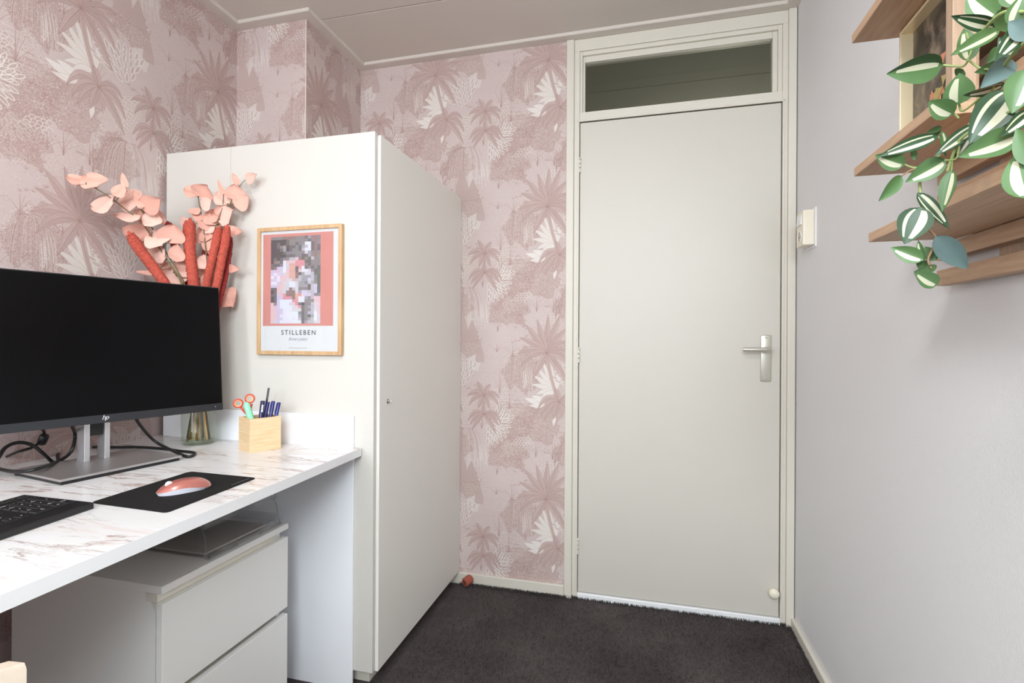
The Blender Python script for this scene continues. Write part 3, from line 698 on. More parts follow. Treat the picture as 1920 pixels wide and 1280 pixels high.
MB().box(-1.55, -0.93, Y0 + 0.02, Y0 + 0.04, 0, ZD - 0.0242).build('end_panel', MAT['white_lam'], dk)  # unseen end, moved in to keep light off the chest side

# ------------------------------------------------------------------ drawer unit under the desk
du = thing('drawer_unit', 'low white two-drawer chest under the desk, clear trays on top', 'drawers', (-1.28, 1.115, 0))
G = MAT['grey_lam']; ZT = 0.551; CX, CY0, CY1 = -1.040, 0.9055, 1.3235
MB().box(-1.52, CX, CY0, CY1, ZT - 0.0175, ZT, 0.0012).build('top', G, du)
for a_, b_ in ((CY0 + 0.006, CY0 + 0.021), (CY1 - 0.021, CY1 - 0.006)):
    MB().box(-1.515, CX - 0.026, a_, b_, 0.0, ZT - 0.0175, 0.0008).build('side', G, du)
MB().box(-1.515, -1.505, CY0 + 0.021, CY1 - 0.021, 0.02, ZT - 0.0175).build('back', G, du)
MB().box(-1.505, CX - 0.045, CY0 + 0.021, CY1 - 0.021, 0.03, 0.045).build('bottom', G, du)
MB().box(CX - 0.05, CX - 0.018, CY0 + 0.004, CY1 - 0.03, ZT - 0.040, ZT - 0.0176).build('front_rail', MAT['edge'], du)
for z0, z1 in ((0.2985, 0.5108), (0.0500, 0.2778)):
    f = MB().box(CX - 0.018, CX, CY0 + 0.0015, CY1 - 0.0015, z0, z1, 0.0012).build('drawer', G, du)
    MB().box(CX - 0.40, CX - 0.0185, CY0 + 0.032, CY1 - 0.032, z0 + 0.02, z1 - 0.03).build('drawer_box', MAT['grey_lam'], f)
    MB().prism([(CX - 0.0185, CY0 + .004, z1 - .028), (CX - 0.0185, CY0 + .004, z1 - .001), (CX - .036, CY0 + .004, z1 - .001)], (0, CY1 - CY0 - .03, 0)).build('grip_strip', MAT['edge'], f)

# clear letter trays, two stacked
def letter_tray(label, z, ox):
    t = thing('letter_tray', label, 'letter tray', (-1.22 + ox, 1.18, z), group='clear letter trays on the drawer chest')
    x0, x1, y0, y1 = -1.375 + ox, -1.052 + ox, 1.045, 1.312; th = 0.002
    b = MB().box(x0, x1, y0, y1, z + 0.004, z + 0.004 + th)
    b.box(x0, x1 - .02, y0, y0 + th, z + 0.004, z + 0.030); b.box(x0, x1 - .02, y1 - th, y1, z + 0.004, z + 0.030); b.box(x0, x0 + th, y0, y1, z + 0.004, z + 0.030)
    b.box(x1 - th, x1, y0, y0 + 0.095, z + 0.0, z + 0.021); b.box(x1 - th, x1, y1 - 0.095, y1, z + 0.0, z + 0.021)
    for y_ in (y0 + .006, y1 - .006):
        for x_ in (x0 + .01, x1 - .01): b.box(x_ - .006, x_ + .006, y_ - .005, y_ + .005, z, z + .005)
    b.build('tray', MAT['tray'], t)
    for y_ in (y0 + 0.004, y1 - 0.004):
        for x_ in (x1 - 0.010, x0 + 0.05):
            MB().tube(spline([(x_ + .004, y_, z + 0.006), (x_ - .004, y_, z + 0.030), (x_ - .008, y_, z + 0.055), (x_ - .018, y_, z + 0.0738)], 5), 0.0022, 8).build('support', MAT['tray'] if x_ < -1.2 else glass('clear_rod', (0.8, 0.8, 0.8, 1), 1.5), t, smooth=True)
    return t
letter_tray('lower clear letter tray, standing right on the drawer chest top', ZT + 0.0002, 0.0)
letter_tray('upper clear letter tray, stacked on the lower one beneath the desk', ZT + 0.0750, -0.016)
for k, (z, lab) in enumerate(((ZT + 0.0066, 'grey paper sheets lying in the lower clear tray'), (ZT + 0.0814, 'grey paper sheets lying in the upper clear tray'))):
    tag(MB().box(-1.365 - .016 * k, -1.075 - .016 * k, 1.055, 1.268, z, z + 0.005).build('paper_sheets', MAT['tray_sheet'], loc=(-1.2, 1.16, z)), lab, 'paper')

# ------------------------------------------------------------------ monitor
mt = thing('monitor', 'wide black monitor on a silver column stand, screen off', 'monitor', (-1.40, 1.03, ZD))
bd = Vector((0.046, 0.2726, 0)).normalized(); bn = Vector((bd.y, -bd.x, 0))
bc = Vector((-1.381, 1.0275, ZD))
MB().obox(bc + Vector((0, 0, 0.0045)), bd, bn, (0, 0, 1), 0.136, 0.105, 0.0045, 0.001).build('base_foot', MAT['black'], mt)
MB().obox(bc + Vector((0, 0, 0.0115)), bd, bn, (0, 0, 1), 0.140, 0.109, 0.0030, 0.001).build('base_plate', MAT['alu'], mt)
a_, tl = R(17), R(4)
md = Vector((math.sin(a_), math.cos(a_), 0)); n0 = Vector((md.y, -md.x, 0)); mn = n0 * math.cos(tl) + Vector((0, 0, math.sin(tl))); mu = Vector((0, 0, 1)) * math.cos(tl) - n0 * math.sin(tl)
pc = on(197, 783, (-1.372, 1.04, 1.0), mn)          # middle of the chin, front face
cc = pc + mu * 0.1795
for s_ in (-1, 1):
    MB().obox(bc + bd * (0.0235 * s_ + 0.008) - bn * 0.054 + Vector((0, 0, 0.0145 + 0.13)), bd, bn, (0, 0, 1), 0.0065, 0.0175, 0.13, 0.001).build('column', MAT['alu_light'], mt)
cpos = bc + bd * 0.008 - bn * 0.054
MB().obox(cpos + Vector((0, 0, 0.0145 + 0.165)), bd, bn, (0, 0, 1), 0.0168, 0.012, 0.0995, 0.002).build('column_slide', MAT['black'], mt)
tbc = cc - mn * 0.042; MB().obox(tbc, md, mn, mu, 0.05, 0.018, 0.05, 0.004).build('tilt_head', MAT['black'], mt)
hw, hh = 0.3075, 0.1925
MB().obox(cc - mn * 0.012, md, mn, mu, hw, 0.012, hh, 0.0025).build('housing', MAT['bezel'], mt)
MB().obox(cc - mn * 0.032, md, mn, mu, 0.20, 0.010, 0.115, 0.006).build('back_cover', MAT['black'], mt)
MB().obox(cc + mu * 0.0095 + mn * 0.0003, md, mn, mu, hw - 0.0035, 0.0006, hh - 0.0125, 0.0).build('screen', MAT['screen'], mt)
MB().obox(cc - mu * (hh - 0.011) + mn * 0.0006, md, mn, mu, hw - 0.001, 0.0008, 0.0105, 0.0003).build('chin', MAT['bezel'], mt)
text_mesh('hp', 0.017, MAT['ink_grey'], pc + mn * 0.0016 + mu * 0.0008, md, mu, mt, 'logo', spacing=0.82, shear=0.32, depth=0.0001)
lp = cc - mu * (hh - 0.012) + mn * 0.0015 + md * (hw - 0.0245)
MB().obox(lp, md, mn, mu, 0.0009, 0.0002, 0.0009).build('power_light', MAT['white'], mt)

# ------------------------------------------------------------------ cables behind the monitor (on the desk and up to its back)
def cable(name, pts, r, label, plugs=()):
    c = thing(name, label, 'cable', pts[0])
    MB().tube(spline(pts, 8), r, 8).build('cord', MAT['rubber'], c, smooth=True)
    for p0, p1, r2, m_ in plugs: MB().tube([p0, Vector(p0).lerp(Vector(p1), .08), Vector(p0).lerp(Vector(p1), .92), p1], [r2 * .75, r2, r2, r2 * .75], 10).build('plug', m_, c, smooth=50)
    return c
zc = ZD + 0.0042
bk = lambda u, v, d: cc + md * u + mu * v - mn * d
k0 = bk(0.085, -0.152, 0.048); kf = onZ(365, 849, zc)
cable('display_cable', [k0, k0 - mu * 0.045 + md * .006, onY(287, 824, 1.20), onY(318, 842, 1.20), onZ(352, 856, zc), kf, onZ(335, 845, zc), onZ(300, 840.5, zc), onZ(255, 838, zc), onZ(212, 838, zc), onZ(160, 838, zc), onZ(125, 841, zc), onZ(110, 850, zc), onZ(109, 860, zc), onZ(116, 868, zc)], 0.0042,
      'black display cable looping right in front of the glass vase', [(k0 + mu * 0.012, k0 - mu * 0.018, 0.0075, MAT['lilac'])])
k1 = bk(-0.055, -0.14, 0.045)
cable('power_cable', [k1, k1 - mu * .05, onY(141, 815, 1.03), onY(134, 845, 1.01), onZ(114, 862, zc + .010), onZ(80, 876, zc + .020), onZ(40, 884, zc + .016), onZ(8, 881, zc + .004), onZ(-30, 870, zc)], 0.0042, 'black power cable hanging left of the silver monitor columns')
k2 = bk(-0.125, -0.14, 0.045); y2 = 1.02
cable('adapter_cable', [k2, k2 - mu * .035, onY(82, 808, y2), onY(80, 822, y2), onY(62, 838, 0.99), onY(30, 848, 0.95), onZ(0, 861, zc + .006), onZ(-40, 872, zc)], 0.0036, 'black cable with a flat inline adapter under the monitor edge',
      [(onY(84, 815, y2), onY(77, 832, y2), 0.0105, MAT['black'])])
cable('loop_cable', [onZ(-25, 882, zc), onY(-6, 862, 0.90), onY(10, 839, 0.92), onY(34, 829.5, 0.95), onY(60, 834, 0.98), onY(80, 849, 1.00), onZ(96, 864, zc), onZ(107, 872, zc)], 0.0045, 'black cable arching up in a loop at far left of the desk')

# ------------------------------------------------------------------ keyboard
kv = Vector((0.0194, -0.1652, 0)).normalized() * -1    # along the keyboard towards its number pad
kw = Vector((kv.y, -kv.x, 0))                            # towards the sitter (+x)
kc = Vector((-1.0606, 0.7750, ZD)) - kw * 0.0815         # middle of the right-hand end
kb = thing('keyboard', 'flat black keyboard with number pad beside the mouse mat', 'keyboard', kc - kv * 0.22)
KL = 0.436; ZH0, ZH1 = 0.013, 0.021                      # front / back height
p_ = [kc + kw * 0.0815, kc - kw * 0.0815, kc - kw * 0.0815 + Vector((0, 0, ZH1)), kc + kw * 0.0815 + Vector((0, 0, ZH0))]
MB().prism(p_, -kv * KL, bev=0.0025).build('keyboard_body', MAT['keytop'], kb)
tiltv = (kw * 0.163 + Vector((0, 0, ZH0 - ZH1))).normalized(); nk = kv.cross(tiltv); nk = nk if nk.z > 0 else -nk
O = kc - kw * 0.0815 + Vector((0, 0, ZH1))               # back right corner of the top
U = 0.0188
def keymesh(w_, h_):
    b = MB(); hx, hy = w_ * U / 2 - 0.0010, h_ * U / 2 - 0.0010
    lo = [b.bm.verts.new(kv * (hx * i) + tiltv * (hy * j)) for i, j in ((-1, -1), (1, -1), (1, 1), (-1, 1))]
    hi = [b.bm.verts.new(kv * ((hx - .0012) * i) + tiltv * ((hy - .0012) * j) + nk * 0.0026) for i, j in ((-1, -1), (1, -1), (1, 1), (-1, 1))]
    b.bm.faces.new(hi)
    for i in range(4): b.bm.faces.new([lo[i], lo[(i + 1) % 4], hi[(i + 1) % 4], hi[i]])
    o = b.build('key', MAT['keytop'], kb); me = o.data; bpy.data.objects.remove(o); return me
KM = {}
def key(u, v, w_=1, h_=1, leg=None, lsz=0.0062):
    """u: key units from the right edge to the key's middle, v: rows from the back edge"""
    if (w_, h_) not in KM:
        me = keymesh(w_, h_)
        for vv in me.vertices: vv.co += origin(kb)
        KM[(w_, h_)] = me
    pos = O - kv * (0.0075 + u * U) + tiltv * (0.012 + v * U)
    k = place('key', KM[(w_, h_)], kb, pos)
    if leg: text_mesh(leg, lsz, MAT['ink_grey'], pos + nk * 0.00275 - kv * 0.0, kv, -tiltv, k, 'legend', depth=0.00004)
    return k
rows = [[('7', 'Home'), ('8', ''), ('9', 'PgUp')], [('4', ''), ('5', ''), ('6', '')], [('1', 'End'), ('2', ''), ('3', 'PgDn')]]
for i in range(4): key(0.5 + i, 0.35, 1, 0.7, '-')
for i, c_ in enumerate(('-', '*', '/', 'Num')): key(0.5 + i, 1.75, 1, 1, c_, 0.005)
key(0.5, 3.25, 1, 2, '+'); key(0.5, 5.25, 1, 2, 'Enter', 0.0045)
for r_, row in enumerate(rows):
    for i, (a1, a2) in enumerate(row): key(3.5 - i, 2.75 + r_, 1, 1, a1 if not a2 else a1 + '\n' + a2, 0.0048 if not a2 else 0.0036)
key(3.0, 5.75, 2, 1, '0\nIns', 0.0040); key(1.5, 5.75, 1, 1, '.\nDel', 0.0036)
for i, t_ in enumerate((('PgUp', 'Home', 'Ins'), ('PgDn', 'End', 'Del'))):
    for j, c_ in enumerate(t_): key(4.9 + j, 1.75 + i, 1, 1, c_, 0.0038)
for j in range(3): key(4.9 + j, 0.35, 1, 0.7, '-')
key(5.9, 4.75, 1, 1, '^'); key(4.9, 5.75, 1, 1, '>'); key(5.9, 5.75, 1, 1, 'v'); key(6.9, 5.75, 1, 1, '<')
for r_ in range(5):                                       # main block, running out of the picture
    off = (0, 0, .25, .5, 0)[r_]; n_ = (13, 12, 11, 10, 3)[r_]; wl = (2, 1.5, 1.25 + 1, 2.5, 1.5)[r_]
    key(8.3 + wl / 2, 1.75 + r_, wl, 1)
    for i in range(n_): key(8.3 + wl + 0.5 + i, 1.75 + r_, 1, 1)
for i in range(12): key(8.8 + i * 1.08, 0.35, 1, 0.7)

# ------------------------------------------------------------------ mouse mat and mouse
cs = [onZ(*p, ZD + .001) for p in ((170, 942), (312, 961), (481, 896), (357, 884))]
def rounded(poly, r, n=5):
    out = []; m_ = len(poly)
    for i in range(m_):
        p, a, b = poly[i], poly[i - 1], poly[(i + 1) % m_]
        s = p + (a - p).normalized() * r; e = p + (b - p).normalized() * r
        for k in range(n + 1):
            t = k / n; out.append(s * (1 - t) ** 2 + p * 2 * t * (1 - t) + e * t * t)
    return out
mm = thing('mouse_mat', 'thin black cloth mouse mat near the desk edge, under the mouse', 'mouse mat', sum(cs, Vector()) / 4)
MB().prism([v + Vector((0, 0, -0.0008)) for v in rounded(cs, 0.012)], (0, 0, 0.0018)).build('mat', MAT['pad'], mm)
e1 = (cs[2] - cs[1]).normalized(); e2 = (cs[3] - cs[2]).normalized()
tm = MB(); rr_ = random.Random(3)
for k in range(14):
    c_ = cs[2] - e1 * (0.012 + k * 0.0042) + e2 * 0.013 + Vector((0, 0, 0.0012)); tm.obox(c_, e1, e2, (0, 0, 1), 0.0012 + rr_.random() * .0005, 0.0010 + rr_.random() * .0009, 0.0001)
tm.build('woven_mark', plain('grey_thread', (92, 92, 92), 0.9), mm)

m0, m1 = onZ(297, 914, ZD + .008), onZ(397, 908, ZD + .008)
mc = onZ(346, 911, ZD + 0.012); mx_ = Vector((m1.x - m0.x, m1.y - m0.y, 0)).normalized()
mx_ = Vector((0.42, 0.91, 0)).normalized(); my_ = Vector((mx_.y, -mx_.x, 0))
ms = thing('mouse', 'pink metallic and white computer mouse on the black mat', 'mouse', Vector((mc.x, mc.y, ZD + 0.001)))
LM, WM = 0.054, 0.030
def mouse_half(t): return WM * (1 - abs(t) ** 2.6) ** 0.5 * (0.93 + 0.07 * t)
def mouse_top(t): return 0.006 + 0.022 * (1 - abs((t - 0.12) / 1.14) ** 2.2) ** 0.8 - 0.002 * t
def shell(z_lo, z_hi, infl, mat, name, closed_top):
    b = MB(); n, k_ = 25, 13; g = []
    for i in range(n):
        t = -1 + 2 * i / (n - 1); t *= 0.999; row = []
        for j in range(k_):
            s = -1 + 2 * j / (k_ - 1); w_ = mouse_half(t) * infl
            zt = z_lo(t) + (z_hi(t) - z_lo(t)) * (max(0, 1 - abs(s) ** 2.6)) ** 0.6
            row.append(b.bm.verts.new(Vector((mc.x, mc.y, ZD + 0.001)) + mx_ * t * LM + my_ * s * w_ + Vector((0, 0, zt))))
        g.append(row)
    for i in range(n - 1):
        for j in range(k_ - 1): b.bm.faces.new([g[i][j], g[i + 1][j], g[i + 1][j + 1], g[i][j + 1]])
    rim = [g[i][0] for i in range(n)] + [g[n - 1][j] for j in range(1, k_)] + [g[i][k_ - 1] for i in range(n - 2, -1, -1)] + [g[0][j] for j in range(k_ - 2, 0, -1)]
    return b, rim
seam = lambda t: 0.0085 + 0.0045 * math.cos((t + 0.25) * 2.6)
b, rim = shell(lambda t: seam(t), lambda t: seam(t) + (max(seam(t) + 0.001, mouse_top(t)) - seam(t)) * (1 - abs(t) ** 5) ** .5, 1.0, None, '', True)
b.build('top_shell', MAT['rose'], ms, smooth=True)
b = MB(); n = 48; ra, rb = [], []
for i in range(n):
    an = 2 * math.pi * i / n; t = math.cos(an) * 0.995; s = math.copysign(1, math.sin(an)); w_ = mouse_half(t) * abs(math.sin(an)) ** 0.01
    base = Vector((mc.x, mc.y, ZD + 0.001)) + mx_ * t * LM
    ra.append(b.bm.verts.new(base + my_ * s * w_ * 1.004 + Vector((0, 0, seam(t))))); rb.append(b.bm.verts.new(base * 1 + my_ * s * w_ * 0.86 - mx_ * t * 0.004))
for i in range(n): b.bm.faces.new([rb[i], rb[(i + 1) % n], ra[(i + 1) % n], ra[i]])
b.bm.faces.new(rb[::-1]); b.build('lower_body', MAT['lilac'], ms, smooth=50)
wp = Vector((mc.x, mc.y, ZD + 0.001)) - mx_ * 0.030 + Vector((0, 0, mouse_top(-0.55) - 0.003))
MB().lathe([(0, -.0035), (.006, -.0035), (.0075, -.002), (.0075, .002), (.006, .0035), (0, .0035)], wp, 20, axis=my_).build('scroll_wheel', MAT['white'], ms, smooth=40)

# ------------------------------------------------------------------ bamboo pen box and what stands in it
Fp = Vector((-1.134, 1.2726, ZD)); ba = Vector((0.44, 0.9, 0)).normalized(); bb = Vector((-0.9, 0.44, 0)).normalized(); bw_, bdp, bh, th = 0.092, 0.085, 0.1015, 0.006
pb = thing('pen_box', 'square bamboo pen box on the desk in front of the wardrobe', 'pen box', Fp + ba * bw_ / 2 + bb * bdp / 2)
zv = Vector((0, 0, 1))
for c_, hx, hy in ((Fp + ba * bw_ / 2 + bb * th / 2, bw_ / 2, th / 2), (Fp + ba * bw_ / 2 + bb * (bdp - th / 2), bw_ / 2, th / 2),
                   (Fp + ba * th / 2 + bb * bdp / 2, th / 2, bdp / 2 - th), (Fp + ba * (bw_ - th / 2) + bb * bdp / 2, th / 2, bdp / 2 - th)):
    MB().obox(c_ + zv * bh / 2, ba, bb, zv, hx, hy, bh / 2, 0.0008).build('side', MAT['bamboo'], pb)
MB().obox(Fp + ba * bw_ / 2 + bb * bdp / 2 + zv * 0.003, ba, bb, zv, bw_ / 2 - th, bdp / 2 - th, 0.003).build('bottom', MAT['bamboo'], pb)
fl = ZD + 0.0065
def inb(u, v, z=fl): return Vector((0, 0, z)) + Vector((Fp.x, Fp.y, 0)) + ba * u + bb * v
def pen(name, label, foot, tip, r, mat, clip=None, cap=None, group=None, cat='pen'):
    foot, tip = Vector(foot), Vector(tip)
    t = thing(name, label, cat, foot, group=group); ax = (tip - foot).normalized(); ln = (tip - foot).length
    MB().lathe([(0, 0.003), (r * .5, 0.003), (r, .018), (r, ln - .002), (r * .8, ln), (0, ln)], foot, 14, axis=ax).build('barrel', mat, t, smooth=40)
    if clip:
        sd = ax.cross(Vector((0, 0, 1))).normalized(); fr_ = sd.cross(ax); fr_ = fr_ if fr_.x - fr_.y > 0 else -fr_
        MB().obox(foot + ax * (ln - 0.020) + fr_ * (r + 0.0012), ax, sd, fr_, 0.018, 0.0014, 0.0008, 0.0003).build('clip', clip, t)
    if cap: MB().lathe([(0, ln - .004), (r * .72, ln - .003), (r * .72, ln + .004), (0, ln + .005)], foot, 12, axis=ax).build('button', cap, t, smooth=40)
    return t
yb_ = Fp.y + 0.055
onV = lambda px, py, v: on(px, py, inb(0, v), bb)
tp = onV(493, 751, 0.022); p1 = pen('marker', 'thick dark navy marker with white lettering in the bamboo box', inb(0.031, 0.026), tp, 0.0066, MAT['navy'], cat='marker')
axm = (tp - inb(0.031, 0.026)).normalized(); vd = Vector((-tp.x, -tp.y, CAM_H - tp.z)).normalized(); sdm = axm.cross(vd).normalized(); fm = sdm.cross(axm); fm = fm if fm.dot(vd) > 0 else -fm
text_mesh('sanna', 0.0095, MAT['white'], tp - axm * 0.023 + fm * 0.0068, axm, fm.cross(axm), p1, 'lettering', depth=0.0001, bold=0.0003, spacing=1.05)
for k, (px_, py_, u, v, lb) in enumerate(((503, 753, 0.046, 0.045, 'navy blue pen in the bamboo box, beside the lettered marker'), (513, 751.5, 0.058, 0.034, 'navy blue pen in the bamboo box, between two other blue pens'), (523.5, 754, 0.070, 0.028, 'navy blue pen at the right end of the bamboo box'))):
    pen('pen', lb, inb(u, v), onV(px_, py_, v - 0.006), 0.0052, MAT['blue_pen'], clip=MAT['blue_pen'] if k else None, cap=None, group='navy blue pens in the bamboo box')
# slim steel tool: flat file with a rounded end
ft, tt = inb(0.054, 0.062), onV(504, 727, 0.058); axf = (tt - ft).normalized(); sdf = Vector((0.45, 0.89, 0)).normalized()
fl_ = thing('nail_file', 'slim grey steel file standing tall among the blue pens', 'file', ft)
MB().obox((ft + tt) / 2, axf, sdf, axf.cross(sdf).normalized(), (tt - ft).length / 2, 0.0036, 0.0008, 0.0006).build('blade', MAT['steel'], fl_)
MB().obox(ft.lerp(tt, .3), axf, sdf, axf.cross(sdf).normalized(), 0.035, 0.0052, 0.003, 0.001).build('grip', MAT['black'], fl_)
# scissors: two orange-red rings
sc = thing('scissors', 'scissors with red and orange ring handles in the bamboo box', 'scissors', inb(0.018, 0.05))
yS = Fp.y + 0.035
for (cx_, cy_), nm in (((446.5, 756), 'handle'), ((468.5, 747), 'handle')):
    c_ = onY(cx_, cy_, yS); nrm = Vector((-c_.x, -c_.y, 0.2)).normalized(); a1 = nrm.cross(zv).normalized(); a2 = a1.cross(nrm).normalized()
    ring = [c_ + a1 * 0.0118 * math.cos(t) + a2 * 0.0118 * math.sin(t) for t in np.linspace(0, 2 * math.pi, 25)]
    hd = MB().tube(ring, 0.0028, 8, caps=False).build(nm, MAT['red_pl'], sc, smooth=True)
    ri = [c_ + a1 * 0.0094 * math.cos(t) + a2 * 0.0094 * math.sin(t) for t in np.linspace(0, 2 * math.pi, 25)]
    MB().tube(ri, 0.0021, 8, caps=False).build('grip_ring', MAT['orange_pl'], hd, smooth=True)
pv = inb(0.020, 0.035, ZD + 0.085)
MB().tube(spline([onY(452, 763, yS), onY(458, 771, yS), pv + zv * 0.008, pv], 5), 0.0034, 8).tube(spline([onY(472, 757, yS), onY(470, 767, yS), pv + zv * 0.008 + ba * .003, pv + ba * .003], 5), 0.0034, 8).build('shank', MAT['red_pl'], sc, smooth=True)
MB().obox(inb(0.021, 0.035, ZD + 0.047), ba, bb, zv, 0.006, 0.0015, 0.039, 0.0005).build('blades', MAT['steel'], sc)
# mint rounded sharpener
tp2, ft2 = onY(461, 754, Fp.y + 0.022), inb(0.022, 0.019, ZD + 0.055); axs = (tp2 - ft2).normalized()
sh = thing('mint_highlighter', 'stubby mint green highlighter leaning in front of the scissors', 'highlighter', inb(0.022, 0.019))
MB().tube([ft2, ft2.lerp(tp2, .1), ft2.lerp(tp2, .5), ft2.lerp(tp2, .84), ft2.lerp(tp2, .94), tp2], [.007, .0095, .0098, .0094, .008, .0045], 16).build('cap', MAT['mint'], sh, smooth=50)
MB().tube([inb(0.026, 0.019, fl), ft2], [.006, .0065], 12).build('body', MAT['white'], sh, smooth=50)

# ------------------------------------------------------------------ glass vase with silk branches
VC = Vector((-1.405, 1.352, ZD)); VR, VH = 0.050, 0.255
vs = thing('glass_vase', 'straight clear glass vase on the desk behind the monitor', 'vase', VC)
MB().lathe([(0, 0.0), (VR - .004, 0.0), (VR, .004), (VR, VH - .001), (VR - .0015, VH), (VR - .003, VH - .001), (VR - .003, .012), (VR - .008, .008), (0, .008)], VC, 40).build('vase_body', MAT['glass'], vs, smooth=40)
MB().lathe([(0, 0.0085), (VR - .0085, 0.0085), (VR - .0035, .0125), (VR - .0035, .0128), (0, 0.0105)], VC, 40).build('vase_floor', glass('green_glass', (0.86, 0.9, 0.8, 1)), vs, smooth=40)

def petal(parent, base, tip, w, mat, face, cup=0.18, twist=0.0, name='leaf', blunt=0.62):
    """round silk petal from base to tip; w in metres; face: which way its front looks"""
    base, tip = Vector(base), Vector(tip); d = tip - base; ln = d.length; d.normalize()
    f = Vector(face).normalized(); s = d.cross(f)
    s = s.normalized() if s.length > 1e-4 else d.orthogonal().normalized()
    nf = s.cross(d); s, nf = s * math.cos(twist) + nf * math.sin(twist), nf * math.cos(twist) - s * math.sin(twist)
    b = MB(); n, k = 9, 5; th = 0.0005
    for sg in (1, -1):
        g = []
        for i in range(n):
            t = i / (n - 1); ww = w / 2 * max(0.0, math.sin(math.pi * min(1, t ** blunt * .995 + .005))) ** .62 if i not in (0, n - 1) else w * 0.03
            row = []
            for j in range(-2, 3):
                q = j / 2
                z = cup * w * (q * q * .8 - .35 * t * t) + .06 * w * math.sin(t * 6 + q * 2.5)
                row.append(b.bm.verts.new(base + d * t * ln + s * q * ww + nf * (z + sg * th)))
            g.append(row)
        for i in range(n - 1):
            for j in range(4):
                q_ = [g[i][j], g[i + 1][j], g[i + 1][j + 1], g[i][j + 1]]
                b.bm.faces.new(q_ if sg > 0 else q_[::-1])
    return b.build(name, mat, parent, smooth=True, fix=False)

MOUTH = VC + zv * VH
def px_pt(px, py, y): return onY(px, py, y)
def branch(label, stem, leaves, foot, group='peach silk branches in the glass vase'):
    """stem: (px, py, y) points from the tip down; leaves: (base px, py, tip px, py, width px, y)"""
    t = thing('silk_branch', label, 'branch', foot, group=group)
    pts = [px_pt(*s) for s in stem]; inner = MOUTH + (Vector(pts[-1]) - MOUTH) * 0.12; inner.z = MOUTH.z - 0.01
    path = spline(pts + [inner, Vector(foot)], 7)
    n = len(path); MB().tube(path, [0.0013 + 0.0015 * i / n for i in range(n)], 7).build('stem', MAT['stem'], t, smooth=True)
    for i, (bx, by, tx, ty, w, y) in enumerate(leaves):
        b_, t_ = px_pt(bx, by, y), px_pt(tx, ty, y + (rnd.random() - .5) * .03)
        dd = (b_ - Vector((0, 0, CAM_H))); sc_ = dd.length / F_PX
        near = min(path, key=lambda p: (p - b_).length)
        petal(t, b_, t_, w * sc_, MAT['pink_leaf'] if (i * 7 + len(leaves)) % 3 else MAT['pink_leaf2'], Vector((-b_.x, -b_.y, .1)) + Vector((rnd.random() - .5, rnd.random() - .5, rnd.random() - .5)) * .5, 0.06, (rnd.random() - .5) * .7)
        q = spline([near, near.lerp(b_, .55) + zv * .004, b_, b_.lerp(t_, .35)], 4)
        MB().tube(q, [.0010] * (len(q) - 4) + [.0008, .0006, .0005, .0003], 5).build('leaf_stalk', MAT['stem'], t, smooth=True)
    return t
def foot(k, n=13, r=0.030):
    a = 2 * math.pi * k / n; return VC + Vector((r * math.cos(a), r * math.sin(a), 0.014))
branch('peach silk branch reaching far left over the monitor, its top leaves on the wallpaper',
       [(161, 345.5, 1.10), (177, 351.5, 1.12), (212, 374, 1.16), (240, 396, 1.19), (262, 412, 1.215), (282, 440, 1.25), (315, 490, 1.29), (345, 545, 1.32)],
       [(161, 345, 127, 329, 24, 1.10), (184, 350, 163, 326, 34, 1.12), (214, 381, 172, 386, 34, 1.15), (236, 354, 229, 324, 9, 1.16), (238, 357, 208, 359, 24, 1.16), (262, 412, 214, 402, 20, 1.19), (266, 392, 250, 358, 10, 1.2)],
       foot(2))
branch('peach silk branch leaning left, dense with round leaves above the monitor top',
       [(252, 372, 1.20), (262, 389, 1.21), (277, 412, 1.24), (292, 440, 1.27), (306, 463, 1.28), (320, 487, 1.30), (335, 512, 1.31), (350, 550, 1.33)],
       [(258, 385, 230, 362, 38, 1.20), (268, 390, 302, 374, 30, 1.21), (270, 392, 262, 420, 22, 1.23), (288, 425, 280, 395, 26, 1.23), (293, 420, 299, 395, 22, 1.25), (281, 440, 230, 430, 30, 1.25), (305, 460, 285, 434, 40, 1.26), (318, 455, 326, 420, 38, 1.28),
        (282, 440, 262, 462, 22, 1.26), (312, 482, 274, 469, 26, 1.28), (330, 490, 334, 457, 24, 1.3), (300, 502, 306, 488, 22, 1.3)],
       foot(5))
branch('short peach silk branch low in the vase, leaves just above the monitor edge',
       [(318, 492, 1.33), (330, 515, 1.335), (345, 540, 1.34), (358, 575, 1.345)],
       [(336, 515, 346, 472, 22, 1.33), (340, 536, 320, 504, 40, 1.33), (292, 513, 255, 509, 8, 1.31), (325, 512, 304, 502, 16, 1.34), (352, 520, 331, 480, 24, 1.34)],
       foot(8))
branch('peach silk branch standing upright in the middle, single leaf pair on top',
       [(371, 366, 1.37), (374, 385, 1.37), (378, 405, 1.37), (382, 430, 1.37), (386, 470, 1.365), (388, 520, 1.36)],
       [(372, 367, 347, 351, 26, 1.36), (374, 369, 388, 347, 34, 1.36), (378, 388, 398, 374, 22, 1.36), (377, 396, 352, 396, 13, 1.36), (378, 414, 362, 398, 14, 1.36), (352, 425, 342, 407, 15, 1.37), (383, 432, 392, 400, 24, 1.37), (386, 455, 376, 425, 30, 1.37), (388, 505, 380, 478, 26, 1.36), (375, 522, 386, 485, 34, 1.38)],
       foot(9))
